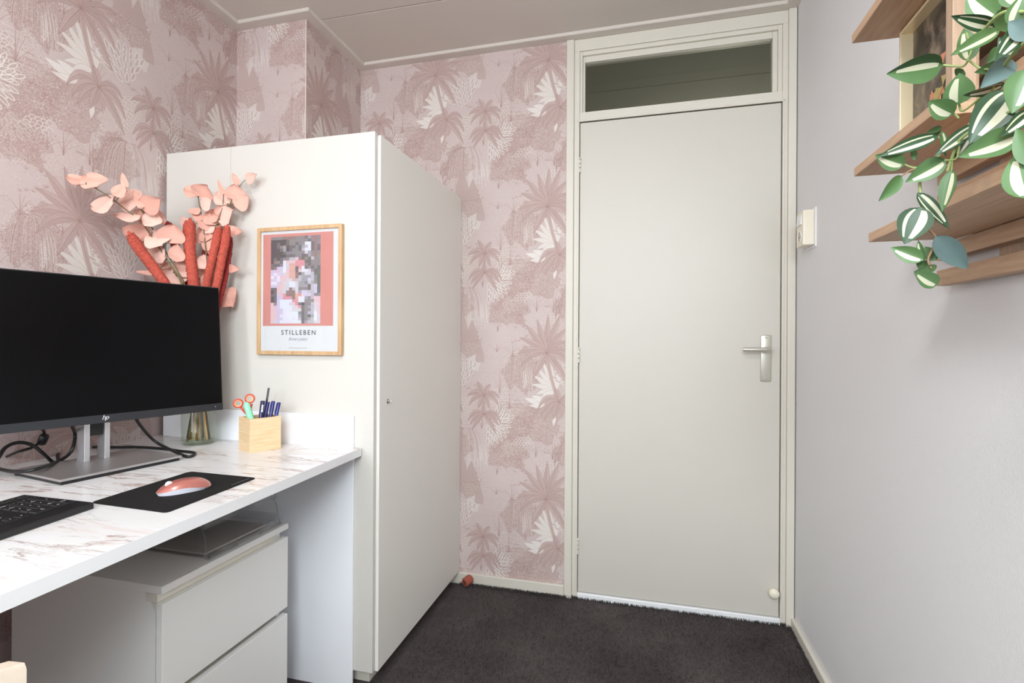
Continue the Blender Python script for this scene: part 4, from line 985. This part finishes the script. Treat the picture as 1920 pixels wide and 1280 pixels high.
branch('peach silk branch leaning right in front of the wardrobe side',
       [(452, 346, 1.40), (441, 362, 1.40), (430, 385, 1.395), (420, 410, 1.39), (410, 440, 1.385), (402, 475, 1.38), (396, 520, 1.37)],
       [(461, 338, 481, 327, 17, 1.40), (447, 347, 436, 325, 11, 1.40), (442, 374, 439, 345, 30, 1.395), (425, 382, 436, 352, 20, 1.395), (440, 386, 467, 368, 30, 1.395), (428, 392, 402, 398, 22, 1.39), (410, 412, 438, 394, 32, 1.39), (421, 432, 455, 435, 18, 1.39), (405, 422, 391, 394, 30, 1.39), (402, 436, 384, 408, 28, 1.385), (420, 502, 450, 505, 14, 1.385), (395, 452, 382, 428, 30, 1.385)],
       foot(11))
branch('slim peach silk branch right of centre with one narrow upright leaf',
       [(419, 366, 1.385), (416.5, 391, 1.385), (405, 422, 1.38), (399, 460, 1.375), (394, 520, 1.37)],
       [(419, 366, 409, 337, 8, 1.385), (418, 386, 409, 358, 22, 1.385), (412, 412, 396, 395, 24, 1.385), (398, 470, 388, 436, 26, 1.375), (398, 482, 412, 452, 24, 1.385), (390, 540, 384, 513, 22, 1.37), (415, 545, 436, 575, 40, 1.40), (398, 520, 372, 500, 26, 1.39)],
       foot(12))

def spike(label, pts, r_px, mat, foot_):
    t = thing('seed_spike', label, 'dried flower', foot_, group='red seed spikes in the glass vase')
    P_ = [px_pt(*p) for p in pts]; sc_ = (P_[0] - Vector((0, 0, CAM_H))).length / F_PX; r = r_px * sc_
    path = spline(P_, 8); n = len(path)
    rad = [r * min(1, .35 + .65 * math.sqrt(min(1, i / 4))) * (1 - .12 * i / n) for i in range(n)]
    b = MB().tube([path[0] + (path[0] - path[1]).normalized() * r * .5] + path, [r * .18] + rad, 14)
    # seed nubs over the plush
    for i in range(1, n):
        for k in range(26):
            a = rnd.random() * 6.283; tt = rnd.random()
            p = path[i - 1].lerp(path[i], tt); ax = (path[i] - path[i - 1]).normalized(); s = ax.orthogonal().normalized(); q = ax.cross(s)
            nrm = s * math.cos(a) + q * math.sin(a); c = p + nrm * rad[i] * .99; h = .0021
            v = [b.bm.verts.new(c + x) for x in (ax * h, q.cross(nrm) * 0 + nrm.cross(ax) * h, -ax * h, -nrm.cross(ax) * h)]; tp_ = b.bm.verts.new(c + nrm * .0019)
            for m_ in range(4): b.bm.faces.new([v[m_], v[(m_ + 1) % 4], tp_])
    b.build('spike', mat, t, smooth=True, fix=False)
    inner = MOUTH + (P_[-1] - MOUTH) * .15; inner.z = MOUTH.z - .01
    MB().tube(spline([P_[-1], inner, Vector(foot_)], 6), 0.0028, 8).build('stalk', MAT['stickwood'] if mat is MAT['spike'] else MAT['stickdark'], t, smooth=True)
fr = 0.033
def ft2d(px, y): p = onY(px, 824, y); return Vector((p.x, p.y, ZD + 0.014))
spike('red seed spike leaning far left behind the monitor', [(243, 438, 1.20), (262, 468, 1.225), (285, 498, 1.25), (308, 530, 1.27), (330, 570, 1.30)], 7.6, MAT['spike'], ft2d(358, 1.338))
spike('broad upright red seed spike in the middle of the vase', [(356.5, 413, 1.325), (354.5, 440, 1.325), (357, 480, 1.325), (363, 530, 1.33), (368, 580, 1.335)], 8.4, MAT['spike'], ft2d(365, 1.33))
spike('red seed spike right of the middle, left one of a close pair', [(411, 427, 1.335), (405, 455, 1.335), (397, 490, 1.335), (388, 532, 1.34), (384, 580, 1.345)], 6.4, MAT['spike'], ft2d(372, 1.34))
spike('red seed spike right of the middle, right one of a close pair', [(426, 423.5, 1.345), (422, 455, 1.345), (415, 490, 1.345), (405, 540, 1.345), (394, 590, 1.345)], 6.0, MAT['spike'], ft2d(388, 1.35))
spike('thin dark red seed spike at the right edge, behind the close pair', [(432, 444, 1.385), (430, 470, 1.385), (425, 510, 1.38), (414, 556, 1.37), (404, 600, 1.36)], 3.8, MAT['spike_dark'], ft2d(393, 1.36))
spike('dark red seed spike half hidden behind the peach leaves', [(315, 418, 1.36), (322, 440, 1.36), (331, 470, 1.36), (342, 520, 1.36), (355, 575, 1.36)], 6.0, MAT['spike_dark'], ft2d(351, 1.352))
spike('short dark red seed spike deep in the middle of the branches', [(387, 462, 1.395), (384, 485, 1.395), (377, 520, 1.39), (372, 560, 1.38)], 4.5, MAT['spike_dark'], ft2d(381, 1.375))

# ------------------------------------------------------------------ poster on the wardrobe side
yP = YW - 0.016; A0, A1, B0, B1 = -1.2440, -0.9265, 1.0560, 1.4735
po = thing('framed_poster', 'small wood framed poster with a pixelated picture on the wardrobe side', 'poster', (-1.085, YW - 0.008, 1.26))
fw = 0.0125
for nm, b4 in (('frame_stile', (A0, A0 + fw, B0, B1)), ('frame_stile', (A1 - fw, A1, B0, B1)), ('frame_rail', (A0 + fw, A1 - fw, B0, B0 + fw)), ('frame_rail', (A0 + fw, A1 - fw, B1 - fw, B1))):
    MB().box(b4[0], b4[1], yP, YW - 0.0005, b4[2], b4[3], 0.0012).build(nm, MAT['oak'], po)
MB().box(A0 + fw - .001, A1 - fw + .001, yP + 0.006, yP + 0.009, B0 + fw - .001, B1 - fw + .001).build('print', MAT['paper'], po)
def pz(px, py): return onY(px, py, yP + 0.006)
s0, s1 = pz(494, 440.5), pz(624.5, 610.5); s2 = pz(492.5, 612)
MB().box(s0.x, s1.x, yP + 0.0056, yP + 0.0061, s1.z, s0.z).build('salmon_field', MAT['salmon'], po)
PIX = """ggggbbbbgggdlbbg kkkkkdggggggdgbg kkdkkdggdggWWdbg kkdglkddgdlsWdbd kkkdlkdggdsWWdbd kkkkdggggggwlgbg kkkkkdddggddlgbg kdkdggsspbdgdsgg kbgdWppprrrddggg dddgWwoorrrgdggg
dbvvWwoodrWdgdgd vvpvWpoodpWWwgdn vWvvwpoobdlwwsdn WvWpppoobslllsgn vvWppwwossllvsgn WWvpwwWWwllgslgn vvppwwWWwllldsvn ddppwwbswgggdsvn kdppwgbbwlvvssvn ddvprbbborwvvsgg
kdvvrrrboWWlgspp kdvWWWWrrWWgggpp pgvWWWwprdkggswp ppvWWWWwprdglswp ppvvWWWwwwdggswp ppvvWWWWWgdgssWp ppvWWWWWWldgdlWw ppvvWWWWWsdglsWw pwvWWWWWWWdlssww""".split()
PAL = dict(k=(86, 77, 81), d=(108, 101, 104), g=(130, 124, 127), l=(150, 146, 152), s=(171, 167, 175), w=(192, 186, 193), W=(203, 203, 214), p=(202, 173, 180), r=(198, 138, 146), o=(198, 156, 144), b=(138, 113, 111), v=(187, 177, 200), n=(103, 107, 103))
c0_, c1_ = pz(508.5, 445), pz(600.5, 606)
mp_ = MB(); cl = mp_.bm.loops.layers.float_color.new('Col'); nr_, nc_ = len(PIX), 16
for j, row in enumerate(PIX):
    for i, ch in enumerate(row):
        xa, xb = c0_.x + (c1_.x - c0_.x) * i / nc_, c0_.x + (c1_.x - c0_.x) * (i + 1) / nc_; za, zb = c0_.z + (c1_.z - c0_.z) * j / nr_, c0_.z + (c1_.z - c0_.z) * (j + 1) / nr_
        f = mp_.poly([(xa, yP + 0.0054, za), (xa, yP + 0.0054, zb), (xb, yP + 0.0054, zb), (xb, yP + 0.0054, za)])
        col = rgb(*[min(255, max(0, v_ + rnd.uniform(-4, 4))) for v_ in PAL[ch]])
        for lp_ in f.loops: lp_[cl] = col
m, N, L, P = new_mat('mosaic_print'); MAT['mosaic'] = m; at_ = N.new('ShaderNodeAttribute'); at_.attribute_name = 'Col'; L.new(at_.outputs['Color'], P.inputs['Base Color']); P.inputs['Roughness'].default_value = 0.7
mp_.build('picture', m, po, fix=False)
text_mesh('STILLEBEN', 0.0215, MAT['ink'], pz(559.5, 623.5) - Vector((0, .0004, 0)), (1, 0, 0), (0, 0, 1), po, 'title', spacing=1.36, depth=0.0001, bold=0.00022)
text_mesh('flower poetry', 0.0150, MAT['ink_pale'], pz(558, 635.5) - Vector((0, .0004, 0)), (1, 0, 0), (0, 0, 1), po, 'subtitle', spacing=0.86, shear=0.5, depth=0.0001, bold=0.0002)
q0, q1 = pz(542, 652), pz(576, 651.5); lb = MB()
for i in range(26):
    xx = q0.x + (q1.x - q0.x) * i / 26; lb.box(xx, xx + (q1.x - q0.x) / 26 * .7, yP + 0.0055, yP + 0.0060, q0.z - .0010, q0.z + .0010)
lb.build('small_print', MAT['ink_pale'], po)
MB().box(A0 + fw - .0005, A1 - fw + .0005, yP + 0.0036, yP + 0.0044, B0 + fw - .0005, B1 - fw + .0005).build('glazing', glass('poster_acrylic', (0.98, 0.98, 0.98, 1), 1.35), po)

# ------------------------------------------------------------------ light switch with socket on the right wall
sw = thing('light_switch', 'cream surface-mounted switch and socket box on the right wall by the door', 'light switch', (XR, 2.0, 1.505))
MB().box(XR - 0.004, XR, 1.951, 2.047, 1.436, 1.572, 0.001).build('back_plate', MAT['white'], sw)
bx_ = MB().box(XR - 0.040, XR - 0.004, 1.960, 2.040, 1.443, 1.565, 0.004, 3).build('switch_box', MAT['cream'], sw)
r_ = MB(); r_.prism([(XR - 0.040, 1.974, 1.516), (XR - 0.0445, 1.974, 1.518), (XR - 0.0415, 1.974, 1.553), (XR - 0.040, 1.974, 1.553)], (0, 0.052, 0), bev=.0008).build('rocker', MAT['white'], bx_)
MB().lathe([(.0195, 0), (.0215, 0), (.0215, .002), (.0195, .002), (.0195, 0)], (XR - 0.0402, 2.0, 1.477), 28, axis=(-1, 0, 0)).build('socket_rim', MAT['white'], bx_)
MB().lathe([(0, 0), (.0195, 0), (.0195, .0006), (0, .0006)], (XR - 0.0400, 2.0, 1.477), 28, axis=(-1, 0, 0)).build('socket_face', MAT['cream_dark'], bx_)
hl = MB(); hl.lathe([(0, 0), (.0026, 0), (.0026, .0008), (0, .0008)], (XR - 0.0403, 1.9905, 1.477), 10, axis=(-1, 0, 0)).lathe([(0, 0), (.0026, 0), (.0026, .0008), (0, .0008)], (XR - 0.0403, 2.0095, 1.477), 10, axis=(-1, 0, 0))
hl.build('pin_holes', MAT['dark'], bx_)

# ------------------------------------------------------------------ slatted wall shelf on the right wall
XS, SB = 0.535, 1.2134                 # front plane of the slats, underside of the lowest one
ws = thing('slatted_wall_rack', 'ash wood slatted rack on the right wall, carrying three loose shelves', 'wall rack', (XR, 0.75, 1.2))
YE, YN = 1.136, 0.30
for yb2 in (0.955, 0.45): MB().box(XS + 0.0225, XR - 0.0005, yb2, yb2 + 0.045, SB + .001, 1.80, 0.001).build('batten', MAT['shelf_v'], ws)
sl_me = None
for k in range(12):
    z0 = SB + 0.0474 * k
    if sl_me is None:
        so = MB().box(XS, XS + 0.0223, YN, YE, z0, z0 + 0.0285, 0.0012).build('slat', MAT['shelf'], ws, loc=(XS, YE, z0)); sl_me = so.data
    else: place('slat', sl_me, ws, (XS, YE, z0))
def shelf(label, tip, yn, th=0.0165):
    """tip: lower front far corner"""
    t = thing('rack_shelf', label, 'shelf', (XS, tip.y, tip.z), group='ash shelves hooked into the slatted rack')
    MB().box(tip.x, XS - 0.0003, yn, tip.y, tip.z, tip.z + th, 0.001).build('board', MAT['shelf'], t)
    for y_ in (yn + .04, tip.y - .09): MB().box(XS - .002, XS + 0.024, y_, y_ + .05, tip.z + .0005, tip.z + th - .001).build('tongue', MAT['shelf'], t)
    return t
XF = 0.398
t3 = onX(1628, 452, XF); t2 = onX(1601, 330, XF); t1 = onX(1597, 82, XF)
t3.z = SB + 0.0474 * 1 + 0.0287 + 0.0005; t2.z = SB + 0.0474 * 4 + 0.0287 + .0005
z1_ = SB + 0.0474 * 10 + 0.0287 + .0005
shelf('lowest ash shelf of the slatted rack, trailing leaves in front', t3, 0.32)
shelf('middle ash shelf of the slatted rack, holding the gold framed picture', t2, 0.862)
shelf('topmost ash shelf of the slatted rack, cut by the upper picture edge', t1, 0.60)
z2t = t2.z + 0.0165
# deep gold frame standing on the middle shelf against the slats
gf = thing('gold_framed_picture', 'dark flower picture in a deep gold frame on the middle shelf', 'picture', (0.50, 1.0, z2t))
gt = t1.z - 0.0035
GY0, GY1, gx0, gx1 = 0.950, 1.131, 0.470, 0.503
MB().box(gx0, gx1, GY1 - 0.005, GY1, z2t, gt, 0.0008).build('frame_stile', MAT['gold'], gf)
MB().box(gx0, gx1, GY0, GY0 + 0.005, z2t, gt, 0.0008).build('frame_stile', MAT['shelf'], gf)
MB().box(gx0, gx1, GY0 + .005, GY1 - .005, gt - 0.005, gt, 0.0008).build('frame_rail', MAT['gold'], gf)
MB().box(gx0, gx1, GY0 + .005, GY1 - .005, z2t, z2t + 0.005, 0.0008).build('frame_rail', MAT['gold'], gf)
m, N, L, P = new_mat('dark_painting'); tc = N.new('ShaderNodeTexCoord'); n1 = N.new('ShaderNodeTexNoise'); n1.inputs['Scale'].default_value = 22; n1.inputs['Detail'].default_value = 8; n1.inputs['Distortion'].default_value = 1.2
L.new(tc.outputs['Object'], n1.inputs['Vector']); cr = N.new('ShaderNodeValToRGB'); E_ = cr.color_ramp.elements
E_[0].position = 0.3; E_[0].color = rgb(44, 38, 32); E_[1].position = 0.72; E_[1].color = rgb(150, 132, 112); e_ = E_.new(0.52); e_.color = rgb(92, 82, 70)
L.new(n1.outputs['Fac'], cr.inputs['Fac']); L.new(cr.outputs['Color'], P.inputs['Base Color']); P.inputs['Roughness'].default_value = 0.5; MAT['painting'] = m
MB().box(gx1 - 0.012, gx1 - 0.006, GY0 + .005, GY1 - .005, z2t + .005, gt - .005).build('painted_panel', m, gf)
fl_b = MB(); rr_ = random.Random(5)
for i in range(46):
    yy, zz = GY0 + .015 + rr_.random() * .095, z2t + .015 + rr_.random() * .08 + (0.09 * rr_.random() if i % 5 == 0 else 0)
    a = rr_.random() * 6.28; s_ = .003 + rr_.random() * .006
    pts = [(gx1 - 0.0121 - i * 0.00003, yy + s_ * (1.5 if k % 2 else .7) * math.cos(a + k * 1.05), zz + s_ * (1.5 if k % 2 else .7) * math.sin(a + k * 1.05)) for k in range(6)]
    fl_b.prism(pts, (-0.00002, 0, 0), mi=i % 2)
fl_b.build('painted_flowers', [plain('painted_salmon', (206, 138, 108), 0.6), plain('painted_ochre', (176, 156, 100), 0.6)], gf)['kind'] = 'stuff'
# upright ash board standing at the near end of the middle shelf
ub = onY(1786, 100, 0.874); uc = onY(1832, 100, 0.874)
tag(MB().box(ub.x, uc.x, 0.874, 0.892, z2t + .0002, t1.z - 0.001, 0.001).build('upright_board', MAT['shelf_v'], loc=(ub.x, 0.87, z2t)), 'narrow upright ash board standing on the middle shelf before the gold frame', 'board')

# ------------------------------------------------------------------ trailing plant in front of the shelves
PX, PY_, PZ = 0.462, 0.445, t3.z + 0.0165
hp_ = thing('trailing_plant', 'trailing plant with cream striped green leaves hanging over the rack', 'plant', (PX, PY_, PZ))
MB().lathe([(0, 0), (.040, 0), (.046, .006), (.056, .105), (.058, .115), (.054, .116), (.050, .10), (0, .098)], (PX, PY_, PZ), 32).build('pot', MAT['terracotta'], hp_, smooth=40)
def vleaf(bx, by, tx, ty, w, y0, y1=None, style='a', cup=0.25, tw=0.0):
    """striped pointed leaf; w px across; y0, y1 depth of base and tip"""
    y1 = y0 if y1 is None else y1
    base, tip = onY(bx, by, y0), onY(tx, ty, y1); d = tip - base; ln = d.length; d.normalize()
    f = Vector((-base.x, -base.y, CAM_H - base.z)).normalized(); s = d.cross(f).normalized(); nf = s.cross(d)
    s, nf = s * math.cos(tw) + nf * math.sin(tw), nf * math.cos(tw) - s * math.sin(tw)
    ww = w * (base - Vector((0, 0, CAM_H))).dot(cF) / F_PX
    b = MB(); n = 13
    qs = {'a': [-1, -.62, -.12, .08, .40, .62, 1], 'b': [-1, -.60, -.30, -.05, .16, .44, 1], 'c': [-1, -.55, -.1, .1, .5, .7, 1], 'd': [-1, -.6, -.2, .0, .3, .6, 1], 'e': [-1, -.34, -.08, .0, .34, .6, 1]}[style]
    mi = {'a': [0, 2, 0, 0, 2, 0], 'b': [1, 2, 2, 1, 1, 1], 'c': [3, 3, 3, 3, 3, 3], 'd': [1, 1, 1, 1, 1, 1], 'e': [1, 1, 2, 2, 0, 0]}[style]
    for sg in (1, -1):
        g = []
        for i in range(n):
            t = i / (n - 1); e = math.sin(math.pi * t ** 0.72) ** .85 if 0 < i < n - 1 else 0.02
            row = [b.bm.verts.new(base + d * ln * t + s * q * ww / 2 * e + nf * (cup * ww * (q * q * .5 * e) - .10 * ln * (t - .4) ** 2 + sg * .00035)) for q in qs]
            g.append(row)
        for i in range(n - 1):
            for j in range(6):
                q_ = [g[i][j], g[i + 1][j], g[i + 1][j + 1], g[i][j + 1]]
                fc = b.bm.faces.new(q_ if sg > 0 else q_[::-1])
                edge = i < 1 or i > n - 4
                fc.material_index = (mi[j] if not (mi[j] == 2 and edge) else (0 if style == 'a' else 1)) if sg > 0 else 3
    return b.build('leaf', [MAT['leaf_dark'], MAT['leaf_green'], MAT['leaf_cream'], MAT['leaf_back'], MAT['leaf_mid']], hp_, smooth=True, fix=False)
def vine(pts, r, mat=None):
    path = spline([onY(*p) for p in pts], 7); return MB().tube(path, r, 7).build('vine', mat or MAT['vine'], hp_, smooth=True), path
yq = 0.70
root_in = [Vector((PX - .02, PY_ + .03, PZ + .10)), Vector((PX - .05, PY_ + .06, PZ + .17))]
def vine_from_pot(pts, r, mat=None, lift=0.0):
    path = spline(root_in + [onY(*p) for p in pts], 7); MB().tube(path, r, 7).build('vine', mat or MAT['vine'], hp_, smooth=True)
vine_from_pot([(1990, 20, 0.58), (1905, 95, 0.64), (1868, 150, 0.68), (1838, 210, 0.70), (1806, 245, 0.72), (1776, 275, 0.735), (1752, 302, 0.745), (1726, 335, 0.755), (1727, 368, 0.755), (1729, 395, 0.755)], 0.0018)
vine_from_pot([(2000, -20, 0.57), (1930, 20, 0.62), (1895, 20, 0.65), (1870, 30, 0.67), (1840, 60, 0.7)], 0.0018)
vine_from_pot([(2010, 120, 0.57), (1935, 190, 0.62), (1880, 215, 0.66), (1835, 238, 0.69), (1800, 262, 0.71), (1785, 295, 0.72), (1776, 322, 0.725)], 0.0018)
vine([(1729, 395, .755), (1738, 425, .758), (1752, 440, .76), (1756, 448, .76)], 0.0015, MAT['vine_b'])
vine([(1756, 448, .76), (1748, 468, .76), (1740, 486, .76), (1746, 504, .76)], 0.0014, MAT['vine_b'])
vine([(1812, 62, .72), (1822, 90, .71), (1815, 112, .71), (1806, 124, .715), (1790, 124, .72), (1768, 122, .725)], 0.0013)
vine([(1815, 112, .71), (1838, 128, .705), (1860, 130, .69)], 0.0012)
vine([(1868, 150, .68), (1835, 185, .70), (1805, 208, .72), (1798, 195, .72)], 0.0012)
vine([(1798, 222, .722), (1792, 215, .724), (1787, 213, .725)], 0.0012)
vine([(1752, 302, .745), (1728, 312, .748), (1712, 314, .75), (1695, 308, .75)], 0.0012)
vine([(1728, 312, .748), (1706, 320, .75), (1690, 330, .75)], 0.0011, MAT['vine_b'])
vine([(1800, 262, .71), (1795, 294, .715), (1783, 300, .72), (1772, 300, .725)], 0.0012)
vine([(1786, 300, .72), (1784, 322, .724)], 0.0010)
vine([(1776, 275, .735), (1765, 262, .738), (1758, 256, .74)], 0.0011)
y_ = 0.725
LV = [  # base px, tip px, width px, depth, style, cup, twist
 (1768, 122, 1664, 139, 50, .725, 'e', .35, .15), (1797, 196, 1799, 137, 46, .715, 'b', .2, 0), (1788, 214, 1741, 190, 38, .72, 'b', .2, .2), (1760, 254, 1647, 293, 27, .735, 'a', .3, -.2),
 (1696, 309, 1641, 291, 34, .745, 'b', .25, .2), (1774, 299, 1698, 342, 38, .73, 'b', .3, .1), (1691, 329, 1649, 377, 26, .75, 'd', .3, .5), (1785, 318, 1766, 397, 26, .72, 'b', .3, -.3),
 (1728, 388, 1696, 457, 56, .745, 'a', .2, 0), (1720, 361, 1781, 428, 24, .75, 'a', .3, .3), (1754, 443, 1815, 505, 40, .75, 'c', .3, 0), (1732, 487, 1670, 464, 30, .755, 'b', .3, 0),
 (1732, 490, 1721, 450, 14, .758, 'b', .3, .3), (1757, 500, 1716, 509, 16, .765, 'd', .3, .4), (1758, 534, 1715, 510, 30, .75, 'b', .25, 0), (1742, 500, 1718, 492, 22, .77, 'd', .2, .3), (1756, 488, 1734, 462, 22, .768, 'd', .2, .2),
 (1912, 250, 1798, 294, 50, .64, 'b', .3, .1), (1898, 168, 1818, 268, 66, .655, 'a', .25, -.1), (1928, 372, 1906, 286, 60, .60, 'b', .3, 0), (1874, 55, 1785, 102, 28, .69, 'b', .3, -.2),
 (1870, 50, 1784, 31, 28, .70, 'a', .3, .25), (1870, 30, 1812, -14, 52, .71, 'b', .25, .1), (1818, 114, 1808, 52, 34, .735, 'b', .25, -.3), (1900, 112, 1840, 164, 40, .665, 'c', .3, 0), (1884, 158, 1808, 180, 22, .69, 'a', .4, .6),
 (1932, 40, 1868, 112, 38, .64, 'a', .25, -.15), (1930, 128, 1898, 212, 56, .62, 'b', .25, .1), (1900, 205, 1820, 272, 34, .68, 'a', .3, -.2), (1836, 232, 1752, 292, 28, .71, 'a', .3, -.3), (1832, 228, 1790, 300, 24, .735, 'a', .3, -.2),
 (1912, 8, 1880, -40, 40, .66, 'b', .2, .1), (1898, 48, 1922, -14, 34, .64, 'b', .25, 0), (1940, 70, 1890, 40, 36, .62, 'c', .25, 0), (1934, 208, 1880, 254, 30, .63, 'a', .3, .1), (1766, 246, 1774, 294, 12, .73, 'b', .3, .3),
 (1716, 300, 1711, 272, 10, .752, 'd', .3, .2), (1766, 238, 1738, 248, 12, .745, 'd', .2, .4), (1880, 120, 1828, 136, 22, .70, 'd', .3, .2), (1890, 132, 1855, 150, 26, .69, 'd', .3, .1), (1884, 92, 1850, 118, 30, .695, 'd', .3, 0),
 (1806, 130, 1792, 142, 22, .73, 'd', .3, .2), (1762, 240, 1742, 262, 12, .75, 'd', .2, .4), (1872, 20, 1900, 62, 30, .68, 'd', .2, .1), (1910, 100, 1872, 70, 34, .67, 'a', .2, .1), (1850, 180, 1828, 222, 24, .72, 'd', .3, .2), (1938, 310, 1905, 240, 36, .60, 'd', .2, .2)]
for (bx, by, tx, ty, w_, yy, st, cu_, tw_) in LV: vleaf(bx, by, tx, ty, w_, yy, yy + (rnd.random() - .5) * .03, st, cu_, tw_)

# ------------------------------------------------------------------ small things
rt = thing('foam_tube', 'short red-brown foam tube lying on the carpet by the baseboard', 'tube', (-0.775, D - 0.04, 0))
tcn = onY(877, 1088, D - 0.040); ax_ = Vector((0.42, 0.80, 0.18)).normalized()
tcn.z = max(tcn.z, 0.020)
b = MB(); rr0, ri, hl2 = 0.0195, 0.0105, 0.020
b.lathe([(ri, -hl2), (rr0 - .004, -hl2), (rr0, -hl2 + .004), (rr0, hl2 - .004), (rr0 - .004, hl2), (ri, hl2)], tcn, 28, axis=ax_)
b.build('tube_body', MAT['cork'], rt, smooth=40)
MB().lathe([(ri, -hl2), (ri, hl2)], tcn, 24, axis=ax_).build('bore', MAT['cork_in'], rt, smooth=True)

ch = thing('wooden_chair', 'pale wooden chair at the desk, only its backrest corner in view', 'chair', (-0.75, 0.17, 0))
bt = onY(46, 1239, 0.372); cx0 = bt.x
b = MB(); pr = [(-.026, -.20), (-.026, .16), (-.022, .166), (0, .168), (.003, .162), (.003, -.20)]  # backrest carried down solid out of view, to block light under the desk
yA, yB_ = -0.06, 0.372
out = []
n = 12
for i in range(n + 1):
    t = i / n; yy = yA + (yB_ - yA) * t; bow = -0.03 * math.sin(math.pi * t); dz = 0.012 * math.sin(math.pi * t) - (0.004 if i in (0, n) else 0)
    out.append([b.bm.verts.new((cx0 + x_ + bow, yy, bt.z - 0.1655 + z_ + (dz if z_ > .1 else 0))) for x_, z_ in pr])
for A, B in zip(out, out[1:]):
    for k in range(6): b.bm.faces.new([A[k], A[(k + 1) % 6], B[(k + 1) % 6], B[k]])
b.bm.faces.new(out[0][::-1]); b.bm.faces.new(out[-1]); b.build('backrest', MAT['beech'], ch, smooth=30)
MB().box(cx0 - .42, cx0 - .01, yA + .01, yB_ - .01, 0.435, 0.46, 0.008).build('seat', MAT['beech'], ch)
for x_, zt in ((cx0 - .40, .435), (cx0 - .028, bt.z - .15)):
    for yy in (yA + .02, yB_ - .05): MB().box(x_, x_ + .028, yy, yy + .03, 0, zt, 0.004).build('leg', MAT['beech'], ch)
